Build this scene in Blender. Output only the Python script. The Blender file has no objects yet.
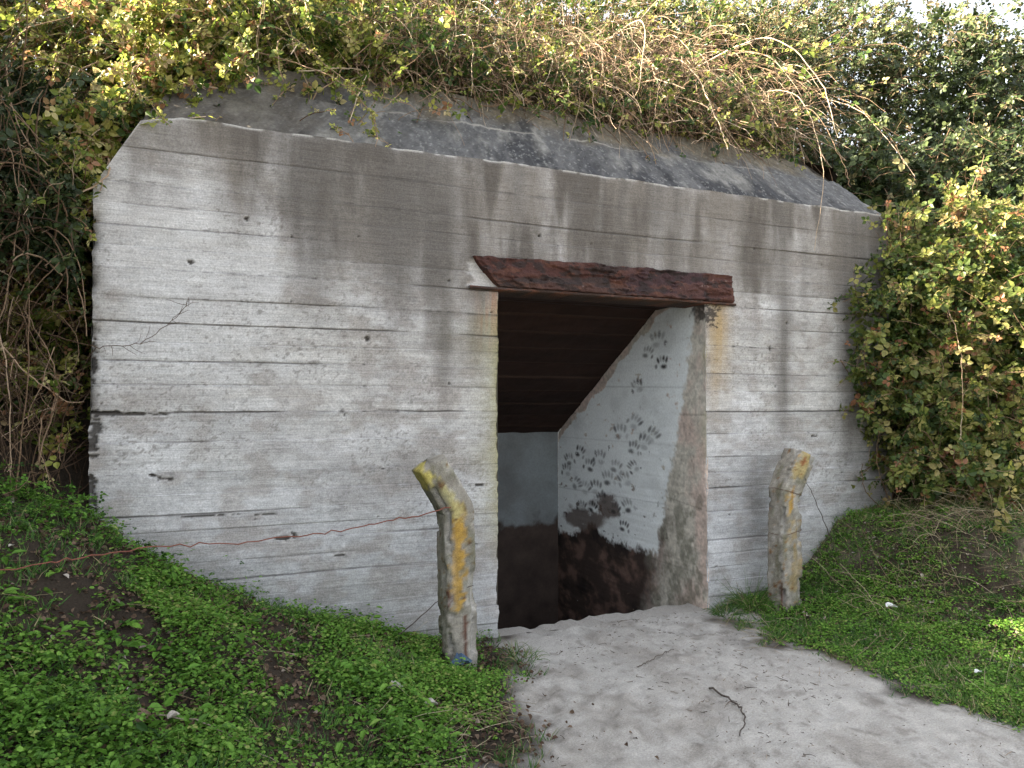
import bpy, math
import numpy as np
from mathutils import Vector
rng = np.random.default_rng(7)
scene = bpy.context.scene
COL = scene.collection
CAM = np.array([0.0, -4.6, 1.47])

# ---------------------------------------------------------------- noise
def _h(ix, iy, s):
    n = (ix.astype(np.int64) * 374761393 + iy.astype(np.int64) * 668265263 + s * 2147483647) & 0xffffffff
    n = ((n ^ (n >> 13)) * 1274126177) & 0xffffffff
    return ((n ^ (n >> 16)) & 0xffffff) / float(0xffffff)
def vn(x, y, s=0):
    x = np.asarray(x, float); y = np.asarray(y, float)
    x, y = np.broadcast_arrays(x, y)
    ix = np.floor(x); iy = np.floor(y); fx = x - ix; fy = y - iy
    fx = fx * fx * (3 - 2 * fx); fy = fy * fy * (3 - 2 * fy)
    a = _h(ix, iy, s); b = _h(ix + 1, iy, s); c = _h(ix, iy + 1, s); d = _h(ix + 1, iy + 1, s)
    return (a * (1 - fx) + b * fx) * (1 - fy) + (c * (1 - fx) + d * fx) * fy
def fbm(x, y, s=0, o=4):
    v = 0; a = .5; t = 0
    for k in range(o):
        v = v + a * vn(np.asarray(x) * 2 ** k + 17.3 * k, np.asarray(y) * 2 ** k - 9.1 * k, s + k); t += a; a *= .55
    return v / t
def ss(x, a, b):
    t = np.clip((np.asarray(x, float) - a) / (b - a), 0, 1)
    return t * t * (3 - 2 * t)
def mixc(a, b, f):
    f = np.asarray(f)[..., None]
    return a * (1 - f) + np.asarray(b) * f
def norm(v):
    return v / np.maximum(np.linalg.norm(v, axis=-1, keepdims=True), 1e-9)

# ---------------------------------------------------------------- objects
def tag(o, label=None, cat=None, group=None, kind=None):
    for k, v in (('label', label), ('category', cat), ('group', group), ('kind', kind)):
        if v: o[k] = v
    return o
def empty(name, loc, label, cat, group=None):
    o = bpy.data.objects.new(name, None); COL.objects.link(o); o.location = loc
    o.empty_display_size = .1
    return tag(o, label, cat, group)
def mesh_obj(name, V, F, mat, parent=None, attrs=None, smooth=False):
    """V (n,3) world coords; F (m,4) or (m,3) int or list of arrays; attrs: name -> (domain, type, data)"""
    V = np.asarray(V, np.float32)
    if parent is not None:
        V = V - np.array(parent_world(parent), np.float32)
    Fs = F if isinstance(F, list) else [F]
    Fs = [np.asarray(f, np.int32) for f in Fs if len(f)]
    me = bpy.data.meshes.new(name)
    me.vertices.add(len(V)); me.vertices.foreach_set('co', V.ravel())
    loops = np.concatenate([f.ravel() for f in Fs])
    sizes = np.concatenate([np.full(len(f), f.shape[1], np.int32) for f in Fs])
    starts = np.concatenate([[0], np.cumsum(sizes)[:-1]]).astype(np.int32)
    me.loops.add(len(loops)); me.loops.foreach_set('vertex_index', loops)
    me.polygons.add(len(sizes)); me.polygons.foreach_set('loop_start', starts)
    me.polygons.foreach_set('use_smooth', np.full(len(sizes), smooth, bool))
    for k, (dom, typ, data) in (attrs or {}).items():
        a = me.attributes.new(k, typ, dom)
        data = np.asarray(data, np.float32)
        if typ == 'FLOAT_COLOR':
            if data.shape[1] == 3: data = np.concatenate([data, np.ones((len(data), 1), np.float32)], 1)
            a.data.foreach_set('color', data.ravel())
        else:
            a.data.foreach_set('value', data.ravel())
    me.materials.append(mat)
    me.update(calc_edges=True); me.validate()
    o = bpy.data.objects.new(name, me); COL.objects.link(o)
    if parent is not None: o.parent = parent
    return o
def parent_world(p):
    v = Vector((0, 0, 0))
    while p is not None:
        v = v + p.location; p = p.parent
    return v

# ---------------------------------------------------------------- materials
def new_mat(name):
    m = bpy.data.materials.new(name); m.use_nodes = True
    nt = m.node_tree; nt.nodes.clear()
    out = nt.nodes.new('ShaderNodeOutputMaterial')
    return m, nt, out
def N(nt, typ, **kw):
    n = nt.nodes.new(typ)
    for k, v in kw.items():
        if k == 'inp':
            for a, b in v.items(): n.inputs[a].default_value = b
        else: setattr(n, k, v)
    return n
def painted(name, rough=.9, fine=90, fine_amt=.22, bumps=((140, .25, .004), (30, .35, .01)), spec=.25, speck=None, grain=None):
    """base colour from the 'col' attribute (stains, boards, wear) times fine noise; bump from noises"""
    m, nt, out = new_mat(name); L = nt.links.new
    b = N(nt, 'ShaderNodeBsdfPrincipled'); b.inputs['Roughness'].default_value = rough
    b.inputs['Specular IOR Level'].default_value = spec
    at = N(nt, 'ShaderNodeAttribute', attribute_name='col')
    geo = N(nt, 'ShaderNodeNewGeometry')
    nz = N(nt, 'ShaderNodeTexNoise', inp={'Scale': fine, 'Detail': 5.0, 'Roughness': .65})
    L(geo.outputs['Position'], nz.inputs['Vector'])
    mr = N(nt, 'ShaderNodeMapRange', inp={'From Min': .25, 'From Max': .75, 'To Min': 1 - fine_amt, 'To Max': 1 + fine_amt})
    L(nz.outputs['Fac'], mr.inputs['Value'])
    mul = N(nt, 'ShaderNodeVectorMath', operation='SCALE')
    L(at.outputs['Color'], mul.inputs[0]); L(mr.outputs['Result'], mul.inputs['Scale'])
    last = mul.outputs['Vector']
    gn = None
    if grain:
        mp = N(nt, 'ShaderNodeMapping'); mp.inputs['Scale'].default_value = grain
        L(geo.outputs['Position'], mp.inputs['Vector'])
        gn = N(nt, 'ShaderNodeTexNoise', inp={'Scale': 1.0, 'Detail': 4.0, 'Roughness': .6}); L(mp.outputs['Vector'], gn.inputs['Vector'])
        gm = N(nt, 'ShaderNodeMapRange', inp={'From Min': .3, 'From Max': .7, 'To Min': .80, 'To Max': 1.18}); L(gn.outputs['Fac'], gm.inputs['Value'])
        ml2 = N(nt, 'ShaderNodeVectorMath', operation='SCALE'); L(last, ml2.inputs[0]); L(gm.outputs['Result'], ml2.inputs['Scale']); last = ml2.outputs['Vector']
    if speck:
        sc, thr, colr = speck
        vz = N(nt, 'ShaderNodeTexNoise', inp={'Scale': sc, 'Detail': 3.0, 'Roughness': .7})
        L(geo.outputs['Position'], vz.inputs['Vector'])
        m2 = N(nt, 'ShaderNodeMapRange', inp={'From Min': thr, 'From Max': thr + .05})
        L(vz.outputs['Fac'], m2.inputs['Value'])
        mx = N(nt, 'ShaderNodeMix', data_type='RGBA'); mx.inputs['B'].default_value = (*colr, 1)
        L(m2.outputs['Result'], mx.inputs['Factor']); L(last, mx.inputs['A']); last = mx.outputs['Result']
    L(last, b.inputs['Base Color'])
    prev = None
    for sc, st, di in bumps:
        n2 = N(nt, 'ShaderNodeTexNoise', inp={'Scale': sc, 'Detail': 6.0, 'Roughness': .6})
        L(geo.outputs['Position'], n2.inputs['Vector'])
        bp = N(nt, 'ShaderNodeBump', inp={'Strength': st, 'Distance': di})
        L(n2.outputs['Fac'], bp.inputs['Height'])
        if prev: L(prev.outputs['Normal'], bp.inputs['Normal'])
        prev = bp
    if gn:
        bp = N(nt, 'ShaderNodeBump', inp={'Strength': .35, 'Distance': .004}); L(gn.outputs['Fac'], bp.inputs['Height']); L(prev.outputs['Normal'], bp.inputs['Normal']); prev = bp
    if prev: L(prev.outputs['Normal'], b.inputs['Normal'])
    L(b.outputs['BSDF'], out.inputs['Surface'])
    return m
def leafy(name, stops, transl=.48, rough=.42, spec=.35):
    """leaf colours picked by the per-leaf 'tint' attribute"""
    m, nt, out = new_mat(name); L = nt.links.new
    at = N(nt, 'ShaderNodeAttribute', attribute_name='tint')
    cr = N(nt, 'ShaderNodeValToRGB'); el = cr.color_ramp.elements
    for i, (p, c) in enumerate(stops):
        e = el[i] if i < 2 else el.new(p)
        e.position = p; e.color = (*c, 1)
    L(at.outputs['Fac'], cr.inputs['Fac'])
    geo = N(nt, 'ShaderNodeNewGeometry')
    nz = N(nt, 'ShaderNodeTexNoise', inp={'Scale': 60.0, 'Detail': 3.0}); L(geo.outputs['Position'], nz.inputs['Vector'])
    mr = N(nt, 'ShaderNodeMapRange', inp={'From Min': .3, 'From Max': .7, 'To Min': .8, 'To Max': 1.2})
    L(nz.outputs['Fac'], mr.inputs['Value'])
    mul = N(nt, 'ShaderNodeVectorMath', operation='SCALE')
    L(cr.outputs['Color'], mul.inputs[0]); L(mr.outputs['Result'], mul.inputs['Scale'])
    b = N(nt, 'ShaderNodeBsdfPrincipled', inp={'Roughness': rough, 'Specular IOR Level': spec})
    t = N(nt, 'ShaderNodeBsdfTranslucent'); mx = N(nt, 'ShaderNodeMixShader', inp={0: transl})
    L(mul.outputs['Vector'], b.inputs['Base Color']); L(mul.outputs['Vector'], t.inputs['Color'])
    L(b.outputs['BSDF'], mx.inputs[1]); L(t.outputs['BSDF'], mx.inputs[2]); L(mx.outputs['Shader'], out.inputs['Surface'])
    return m

M_WALL = painted('board_marked_concrete', .92, 110, .34, ((220, .35, .003), (45, .4, .006)), .2, None, (5.0, 5.0, 150.0))
M_ROOF = painted('weathered_roof_concrete', .9, 60, .3, ((160, .5, .004), (35, .5, .012)), .25, (70, .70, (.24, .24, .23)))
M_IN = painted('passage_concrete', .85, 60, .15, ((120, .2, .003), (25, .3, .008)), .25)
M_STEEL = painted('rusted_steel', .8, 110, .35, ((150, .7, .004), (40, .7, .01)), .3)
M_POST = painted('post_concrete', .95, 130, .3, ((180, .7, .004), (60, .6, .008)), .2)
M_GROUND = painted('ground_soil_and_sand', 1.0, 130, .30, ((260, .7, .005), (60, .7, .014), (22, .45, .03)), .1)
M_WIRE = painted('rusty_wire_metal', .8, 200, .3, ((300, .4, .002),), .3)
M_BARK = leafy('dry_cane_bark', [(0, (.045, .028, .018)), (.4, (.14, .09, .055)), (.7, (.30, .21, .14)), (1, (.52, .42, .31))], 0, .8, .2)
M_BRAM = leafy('bramble_leaves', [(0, (.022, .045, .014)), (.35, (.06, .11, .022)), (.55, (.18, .23, .04)), (.75, (.42, .42, .10)), (.92, (.56, .48, .26)), (1, (.32, .17, .09))])  # yellow and pale stops brightened in place of a stronger sun
M_DARK = leafy('dark_shrub_leaves', [(0, (.018, .030, .011)), (.5, (.04, .062, .018)), (.8, (.10, .12, .04)), (1, (.34, .27, .15))], .3, .5, .3)  # pale end of the ramp paints glints on scattered leaves
M_ELDER = leafy('right_bush_leaves', [(0, (.02, .042, .012)), (.4, (.06, .10, .022)), (.7, (.20, .22, .05)), (.93, (.38, .32, .13)), (1, (.26, .12, .06))])
M_CLOV = leafy('clover_leaves', [(0, (.022, .06, .010)), (.5, (.105, .235, .028)), (.85, (.18, .33, .05)), (1, (.28, .32, .09))], .3, .6, .3)
M_GRASS = leafy('grass_blades', [(0, (.025, .07, .014)), (.55, (.06, .15, .028)), (.85, (.12, .19, .05)), (1, (.36, .29, .17))], .25, .6, .3)
M_STRAW = leafy('dry_straw', [(0, (.10, .075, .045)), (.5, (.25, .20, .12)), (1, (.45, .38, .26))], .1, .8, .2)
M_LITTER = leafy('dead_leaves_and_scraps', [(0, (.07, .04, .025)), (.35, (.16, .11, .075)), (.6, (.42, .38, .33)), (.8, (.75, .75, .74)), (.9, (.06, .10, .16)), (1, (.06, .10, .16))], .1, .8, .3)

# ---------------------------------------------------------------- the lie of the land
XB = lambda y: np.interp(y, [-6, -4.6, -3, -1.75, -1, -.25, .1], [-1.2, -.6, .55, 1.28, 1.74, 1.9, 1.93])
XR = lambda y: np.interp(y, [-8, -2.4, -1.4, -.77, 0, .1], [3.6, 3.36, 3.42, 3.38, 3.5, 3.53])
PL = ([-9, 0, .3, .65, 1.25, 1.63, 1.99, 2.32, 3, 3.6, 5, 6.5, 9], [0, 0, .03, .1, .295, .475, .65, .94, 1.2, 1.7, 4.2, 5.2, 5.4])  # far end: unseen dune added to keep the sun off the ground
PR = ([-9, 0, .5, .8, 1.0, 1.1, 1.3, 2.3, 4, 7], [0, 0, .06, .14, .26, .37, .58, .78, 1.2, 1.4])
def height(x, y):
    x = np.asarray(x, float); y = np.asarray(y, float)
    yl = np.minimum(y, 0)
    xbw = XB(yl) + (vn(yl * 3, yl * 0, 5) - .5) * .1
    dl = xbw - x
    fl = .25 + .75 * ss(yl, -5.2, -2.6)
    fl = np.maximum(fl, ss(-x, 1.9, 3.0) * ss(yl, -9, -6))  # carries the added sun-blocking dune on towards the camera
    h = np.interp(dl, *PL) * fl
    dr = x - XR(yl) + .42 * yl
    h = h + np.interp(dr, *PR) * (.3 + .7 * ss(yl, -6, -2.5))
    # bunker mound behind the wall line
    inb = ((x > -.40) & (x < 5.38))
    top = 3.62 + .55 * ss(y, .6, 3.0) - .5 * ss(x, 5, 9) + .7 * ss(-x, 1.7, 3.2)
    lift = np.where(inb, ss(y, .3, .5), ss(y, .12, 1.9))
    h = h + (top - h) * lift
    h = h + .25 * (fbm(x * .7, y * .7, 31, 3) - .5) * ss(y, .8, 2)
    bankn = ss(dl, .1, .8) + ss(dr, .1, .8)
    h = h + (fbm(x * 2.2, y * 2.2, 3, 4) - .5) * (.02 + .12 * np.clip(bankn, 0, 1)) * ss(-y, -.5, .3)
    h = h + (fbm(x * 9, y * 9, 33, 4) - .5) * .055 * np.clip(bankn, 0, 1) * ss(-y, -.3, .15)
    h = h + (fbm(x * 3, y * 3, 36, 3) - .5) * .22 * ss(dr, .8, 1.5) * ss(-y, -.02, .25)
    far = np.maximum(np.abs(x - 2) - 9, 0) + np.maximum(np.abs(y) - 9, 0)
    return h * (1 - .9 * ss(far, 0, 25))
def lin(a, b, s): return np.arange(a, b, s)
gx = np.unique(np.round(np.concatenate([[-160, -90, -50, -30, -20, -14], lin(-10, -2.4, .2), lin(-2.4, 7.6, .025), [-.40, 5.38, -.4201, 5.4201], lin(7.6, 13, .3), [16, 22, 32, 50, 90, 160]]), 4))
gy = np.unique(np.round(np.concatenate([[-160, -90, -50, -30, -20, -14], lin(-10, -4.6, .2), lin(-4.6, .001, .025), [0.0, .02, .5], lin(.56, 4, .1), lin(4, 9, .4), [11, 15, 22, 32, 50, 90, 160]]), 4))
GX, GY = np.meshgrid(gx, gy)
GZ = height(GX, GY)
# sandiness: 1 on the trodden path
edge = (fbm(GX * 3.5, GY * 3.5, 8, 4) - .5)
sl = (GX - XB(np.minimum(GY, 0)) + edge * .6) ; sr = (XR(np.minimum(GY, 0)) - GX + edge * .95)
SAND = ss(sl, -.22, .14) * ss(sr, -.22, .14)
relief = (fbm(GX * 5, GY * 5, 12, 4) - .5) * .018 + (fbm(GX * 19, GY * 19, 15, 3) - .5) * .010
# foot prints and scuffs pressed in the sand
fr = np.random.default_rng(21)
for k in range(70):
    y0 = fr.uniform(-4.3, .05); x0 = fr.uniform(XB(y0), XR(y0)); a = fr.normal(0, .5) + (.25 if y0 < -1.5 else 0)
    dx = GX - x0; dy = GY - y0
    p = (dx * math.cos(a) - dy * math.sin(a)) / .055; q = (dx * math.sin(a) + dy * math.cos(a)) / .15
    r = np.sqrt(p * p + q * q)
    relief = relief - .011 * np.exp(-r ** 4) + .004 * np.exp(-((r - 1.35) / .3) ** 2)
GZ = GZ + relief * np.clip(SAND + .15, 0, 1) * ((GY < .03) | (GX < -.5) | (GX > 5.5))
soil = np.array([.028, .022, .017]); sand = np.array([.43, .41, .38])
gcol = np.zeros(GX.shape + (3,)) + soil
gcol = mixc(gcol, [.055, .043, .032], fbm(GX * 5, GY * 5, 40, 4))
gcol = mixc(gcol, [.15, .13, .095], ss(fbm(GX * 2.3, GY * 2.3, 44, 4), .42, .62) * .7 * (GX > 3))
sv = mixc(np.zeros(GX.shape + (3,)) + sand, [.31, .285, .255], ss(fbm(GX * 4, GY * 4, 50, 5), .45, .75) * .8)
sv = sv * (1 + (fbm(GX * 16, GY * 16, 57, 4) - .5) * .5)[..., None]
sv = mixc(sv, [.16, .14, .12], ss(fbm(GX * 24, GY * 16, 58, 4), .62, .74) * .5)
sv = mixc(sv, [.43, .405, .375], ss(fbm(GX * 9, GY * 9, 56, 4), .5, .8) * .6)
gcol = mixc(gcol, sv, 0 * SAND + SAND) if False else gcol * (1 - SAND[..., None]) + sv * SAND[..., None]
ny, nx = GX.shape
idx = np.arange(nx * ny).reshape(ny, nx)
Q = np.stack([idx[:-1, :-1], idx[:-1, 1:], idx[1:, 1:], idx[1:, :-1]], -1)
cx = (GX[:-1, :-1] + GX[1:, 1:]) / 2; cy = (GY[:-1, :-1] + GY[1:, 1:]) / 2
hole = (cx > -.4) & (cx < 5.38) & (cy > .019) & (cy < .5)
issand = (SAND[:-1, :-1] > .5) & (cy < .02) & (np.abs(cx) < 8)
V = np.stack([GX.ravel(), GY.ravel(), GZ.ravel()], 1)
def submesh(mask):
    f = Q[mask]; u, inv = np.unique(f, return_inverse=True)
    return V[u], inv.reshape(-1, 4), gcol.reshape(-1, 3)[u]
for nm, mk in (('ground', ~hole & ~issand), ('sand_path', ~hole & issand)):
    v, f, c = submesh(mk)
    tag(mesh_obj(nm, v, f, M_GROUND, None, {'col': ('POINT', 'FLOAT_COLOR', c)}, True), None, None, None, 'structure')

def ground_z(x, y):
    """height of the built sheet (bilinear)"""
    x = np.asarray(x, float); y = np.asarray(y, float)
    i = np.clip(np.searchsorted(gx, x) - 1, 0, nx - 2); j = np.clip(np.searchsorted(gy, y) - 1, 0, ny - 2)
    fx = (x - gx[i]) / (gx[i + 1] - gx[i]); fy = (y - gy[j]) / (gy[j + 1] - gy[j])
    return (GZ[j, i] * (1 - fx) + GZ[j, i + 1] * fx) * (1 - fy) + (GZ[j + 1, i] * (1 - fx) + GZ[j + 1, i + 1] * fx) * fy
def sand_at(x, y):
    i = np.clip(np.searchsorted(gx, x), 0, nx - 1); j = np.clip(np.searchsorted(gy, y), 0, ny - 1)
    return SAND[j, i]

# ---------------------------------------------------------------- the bunker
bunker = empty('bunker', (2.5, 0, 0), 'weathered board-marked concrete bunker with an open dark doorway, half buried under brambles', 'bunker')
DX0, DX1, DZ = 1.901, 3.548, 2.245
XL, XE, ZT = -.42, 5.42, 3.075
joints = np.array([-.1, .1, .21, .312, .41, .514, .62, .717, .80, .889, 1.0, 1.115, 1.285, 1.449, 1.60, 1.728, 1.83, 1.936, 2.074, 2.228, 2.345, 2.458, 2.575, 2.692, 2.88])
jstr = np.array([.3, .45, .25, .55, .3, .65, .3, .55, .25, .85, .3, .55, .65, .95, .35, .65, .25, .8, .6, .7, .35, .55, .3, .6, .4])
wx = np.unique(np.round(np.concatenate([np.arange(XL, XE, .0085), [DX0, DX1, XE]]), 4))
wz = np.unique(np.round(np.concatenate([np.arange(-.3, ZT + .03, .0085), joints - .004, joints, joints + .004, joints - .0015, joints + .0015, joints + .0065, joints - .0065, [DZ, ZT]]), 4))
keep = np.ones(len(wz), bool)
WX, WZ = np.meshgrid(wx, wz)
tilt = (fbm(WX * .8, WZ * 0 + 3, 77, 2) - .5) * .022
zz = WZ + tilt
bi = np.searchsorted(joints, zz.ravel()).reshape(zz.shape)
br = np.random.default_rng(5)
end_off = br.uniform(0, 3, 40)
seg = np.floor((WX + end_off[bi]) / (2.9 + .6 * (bi % 3)))
segf = (WX + end_off[bi]) / (2.9 + .6 * (bi % 3)) - seg
tone = _h(bi, seg, 91)
off = (.85 * _h(bi, seg * 0, 92) + .15 * _h(bi, seg, 92) - .5)
bcen = np.concatenate([[joints[0] - .1], (joints[1:] + joints[:-1]) / 2, [2.97]])
bhal = np.concatenate([[.1], (joints[1:] - joints[:-1]) / 2, [.09]])
loc = (zz - bcen[bi]) / bhal[bi]
Y = -off * .020 - loc * .0035 * (_h(bi, seg, 95) - .2) * 2
Y += (fbm(WX * 3, WZ * 3, 60, 4) - .5) * .012 + (fbm(WX * 1.2, WZ * 55, 61, 3) - .5) * .0035 + (fbm(WX * 30, WZ * 30, 62, 3) - .5) * .003
# grooves and lips along the joints
groove = np.zeros_like(WX)
for j, s in zip(joints, jstr):
    d = zz - j - (fbm(WX * 5, WX * 0 + j * 9, 63, 3) - .5) * .006
    g = s * np.exp(-(d / .0045) ** 2) * (.07 + .93 * ss(fbm(WX * 1.3, WX * 0 + j * 31, 64, 4), .42, .64))
    groove = np.maximum(groove, g)
vj = np.exp(-(np.minimum(segf, 1 - segf) * 2.3 / .004) ** 2) * .12 * (_h(bi, seg, 97) > .6) * ss(fbm(WZ * 14, WX * 0, 98, 3), .3, .6)
groove = np.maximum(groove, vj * (zz < 2.9))
# chipped stretches and pock marks
def blob(x0, z0, rx, rz, n=3, rough=.5, s=0):
    dx = (WX - x0) / rx; dz = (WZ - z0) / rz
    r = np.sqrt(dx * dx + dz * dz) + (fbm(WX * 34, WZ * 60, 300 + s, 3) - .42) * 3.2 * rough
    return 1 - ss(r, .75, 1.0)
pits = np.zeros_like(WX)
PIT = [(-.36, 1.44, .20, .016), (-.15, 1.437, .14, .010), (.15, .872, .16, .007), (.47, .866, .07, .006), (-.05, 1.085, .05, .016), (-.12, 1.105, .03, .01), (1.05, 1.895, .02, .022), (.06, 2.28, .03, .012),
       (.35, 2.55, .012, .012), (.55, .725, .05, .016), (.63, .735, .03, .02), (.9, .60, .05, .007),
       (1.72, .61, .05, .007), (1.78, .98, .05, .008), (4.32, 2.12, .02, .02), (4.15, 1.93, .012, .02), (2.6, 2.6, .01, .01), (2.2, 2.62, .012, .009), (4.6, 1.25, .04, .012), (-.40, 1.33, .035, .14), (-.41, 1.05, .025, .10), (-.41, 1.7, .02, .12), (-.40, .98, .03, .05)]
for k, (a, b, c, d) in enumerate(PIT): pits = np.maximum(pits, blob(a, b, c, d, rough=.55, s=k))
pr = np.random.default_rng(66)
for k in range(50):
    r = pr.uniform(.003, .009)
    a, b = pr.uniform(XL, XE), pr.uniform(.1, 3)
    m = (np.abs(WX - a) < .03) & (np.abs(WZ - b) < .03)
    pits[m] = np.maximum(pits[m], (1 - ss(np.hypot(WX[m] - a, WZ[m] - b) / r, .6, 1.1)) * .9)
# spalled concrete beside the steel beam
spall = ss(.12 - np.abs(WX - 1.80) + (fbm(WX * 20, WZ * 20, 71, 3) - .5) * .08, 0, .06) * ss(WZ, 2.24, 2.27) * ss(2.44 - WZ, 0, .04) * (WX < 1.95)
Y += groove * .009 + pits * .018 + spall * .02
# worn edges: jambs, left edge, top edge
ez = (fbm(WZ * 9, WX * 3, 80, 4))
for e, sgn in ((DX0, -1), (DX1, 1)):
    d = (WX - e) * sgn
    Y += .018 * np.exp(-np.clip(d, 0, 1) / .012) * ss(ez, .35, .75) * (WZ < DZ) * (d >= 0)
Y += .05 * np.exp(-(WX - XL) / .02) * ss(fbm(WZ * 7, WX * 4, 81, 4), .4, .75)
Y += .02 * np.exp(-np.clip(ZT - WZ, 0, 9) / .02) * ss(fbm(WX * 6, WZ * 3, 82, 4), .35, .8)
# colour: clean pale boards, brown run-off from the top, streaks, rust, algae
C = mixc(np.zeros(WX.shape + (3,)) + np.array([.45, .44, .425]), [.45, .452, .46], ss(1.7 - WZ, 0, 1.2))  # lower boards tinted cooler, standing in for blue skylight
C = C * (1 + (tone - .5) * .10 + (_h(bi, bi * 0, 93) - .5) * .13)[..., None]
C = C * (1 + (fbm(WX * 1.5, WZ * 45, 101, 4) - .5) * .30)[..., None]
C = mixc(C, [.30, .285, .275], ss(fbm(WX * 1.8, WZ * 6.5, 103, 6), .42, .70) * .6)
C = mixc(C, [.62, .62, .63], ss(fbm(WX * 1.6 + 7, WZ * 4.5, 104, 5), .56, .75) * .5)
C = mixc(C, [.27, .24, .215], ss(fbm(WX * 7, WZ * 11, 120, 6), .46, .66) * .5)
colm = fbm(WX * 3.2, WZ * .35, 105, 5); colf = fbm(WX * 8, WZ * 1.6, 106, 6)
reach = 2.15 + .55 * (1 - ss(WX, .1, 1.2)) - .35 * ss(WX, 1.1, 2.0) * ss(2.4 - WX, 0, .8) + .2 * ss(WX, 3.9, 4.4)
C = C * (1 + (fbm(WX * 26, WZ * 40, 121, 5) - .5) * .42)[..., None]
C = mixc(C, [.60, .60, .60], ss(.75 - WX + (fbm(WX * 4, WZ * 3, 125, 5) - .5) * 1.0, 0, .3) * ss(WZ - 1.25, 0, .6) * ss(fbm(WX * 2.5, WZ * 3.5, 126, 5), .36, .58) * .6)
spk = ss(fbm(WX * 55, WZ * 70, 122, 3), .62, .74) * ss(fbm(WX * 1.7, WZ * 2.2, 123, 4), .4, .62)
C = mixc(C, [.16, .145, .13], spk * .6)
run = ss(WZ - reach - (_h(bi, bi * 0, 94) - .5) * .45 - (colm - .5) * 1.1, -.25, .55)
C = mixc(C, [.18, .162, .142], np.clip(run * (.85 + (colf - .5) * 1.2), 0, .95))
C = mixc(C, [.085, .075, .066], run * ss(colf * .4 + .6 * fbm(WX * 3.4, WZ * .9, 124, 5), .46, .66) * .75)
STREAK = [(.66, .045, 2.3, .9), (.88, .05, 2.35, .8), (1.30, .09, 2.15, .9), (1.42, .04, 1.9, .7), (2.05, .06, 2.45, .6), (2.85, .05, 2.5, .6), (.55, .05, 2.45, .45), (.73, .10, 2.05, .85), (.98, .07, 2.3, .5), (1.20, .14, 1.9, .85), (1.50, .12, 2.1, .8), (1.55, .05, 1.3, .35), (2.5, .06, 2.5, .35), (3.1, .08, 2.5, .8), (3.32, .10, 2.2, .5), (3.9, .05, 2.3, .4), (4.27, .09, 1.15, .85), (4.5, .05, 2.0, .35), (4.95, .13, .9, .7), (5.28, .20, .8, 1.0), (5.05, .06, 1.6, .5)]
for k, (x0, w, zb, s) in enumerate(STREAK):
    wob = (fbm(WZ * 1.5, WZ * 0 + k, 110, 3) - .5) * .1
    f = np.exp(-((WX - x0 - wob) / w) ** 2) * ss(WZ, zb - .3, zb + .5) * (.45 + .9 * fbm(WX * 16, WZ * 1.6, 111, 4))
    C = mixc(C, [.13, .12, .11], np.clip(f * s, 0, .85))
dark_oval = np.exp(-(((WX - 4.02) / .15) ** 2 + ((WZ - .75) / .42) ** 2)) * (.3 + .7 * fbm(WX * 9, WZ * 5, 119, 4)) * .9
C = mixc(C, [.15, .15, .15], dark_oval)  # darker oval patch on the wall behind the grey post
foot = ss(.32 - (WZ - np.clip(ground_z(WX, WX * 0 - .05), 0, 3)) + (fbm(WX * 6, WZ * 6, 112, 4) - .5) * .3, 0, .35)
C = mixc(C, [.22, .22, .20], foot * .5)
alg = np.exp(-np.abs(WX - 1.90) / (.05 + .07 * vn(WZ * 6, WZ * 0, 9))) * ss(WZ, .3, 1.0) * ss(2.3 - WZ, 0, .3) * (WX < 1.91)
C = mixc(C, [.30, .28, .14], alg * .8)
rl = np.exp(-((WX - 1.84) / .07) ** 2) * ss(WZ, 1.75, 2.2) * (WZ < DZ) * (.3 + 1.1 * fbm(WX * 30, WZ * 3, 114, 4))
C = mixc(C, [.30, .14, .07], np.clip(rl * 1.0 * ss(fbm(WX * 45, WZ * 4, 127, 4), .3, .65), 0, .8))
rr = np.exp(-((WX - 3.66) / .10) ** 2) * ss(WZ, 1.2, 2.15) * (WZ < 2.3) * (.2 + 1.1 * fbm(WX * 26, WZ * 2, 115, 4))
C = mixc(C, [.36, .25, .11], np.clip(rr, 0, .85))
bm = blob(3.60, 2.17, .085, .11, rough=.8, s=70)
C = mixc(C, [.03, .026, .024], bm * .85)
C = mixc(C, [.56, .55, .53], spall * .8)
gd = np.zeros_like(WX)
for j, sj in zip(joints, jstr):
    d = zz - j - (fbm(WX * 5, WX * 0 + j * 9, 63, 3) - .5) * .006
    wd = .0032 + .006 * ss(fbm(WX * 4, WX * 0 + j * 7, 65, 4), .5, .75)
    gd = np.maximum(gd, (.30 + .7 * sj) * np.exp(-(d / wd) ** 2) * (.22 + .78 * ss(fbm(WX * 2.1, WX * 0 + j * 31, 66, 5), .38, .60)))
    gd = np.maximum(gd * (.45 + .9 * fbm(WX * 30, WX * 0 + j * 5, 68, 4)), .9 * sj * np.exp(-((d - .006) / .010) ** 2) * ss(fbm(WX * 14, WZ * 50, 69, 4), .60, .68) * ss(fbm(WX * 1.9, WX * 0 + j * 3, 70, 3), .45, .6))
    sh = np.exp(-np.clip(-d, 0, 1) / .028) * (d < 0) * sj * ss(fbm(WX * 2.6, WX * 0 + j * 13, 67, 4), .42, .7)
    C = mixc(C, [.20, .185, .175], np.clip(sh * .55, 0, .6))  # painted shading: soft darker band below each board joint
C = mixc(C, [.055, .05, .046], np.clip(np.maximum(gd, groove * 1.05), 0, .9))
C = mixc(C, [.05, .045, .04], pits * .9)
zt_x = np.interp(WX, [XL, -.20, 0], [2.66, 3.03, ZT]) + (fbm(WX * 2.5, WX * 0, 83, 4) - .5) * .028
WZ2 = np.minimum(WZ, zt_x)
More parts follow.
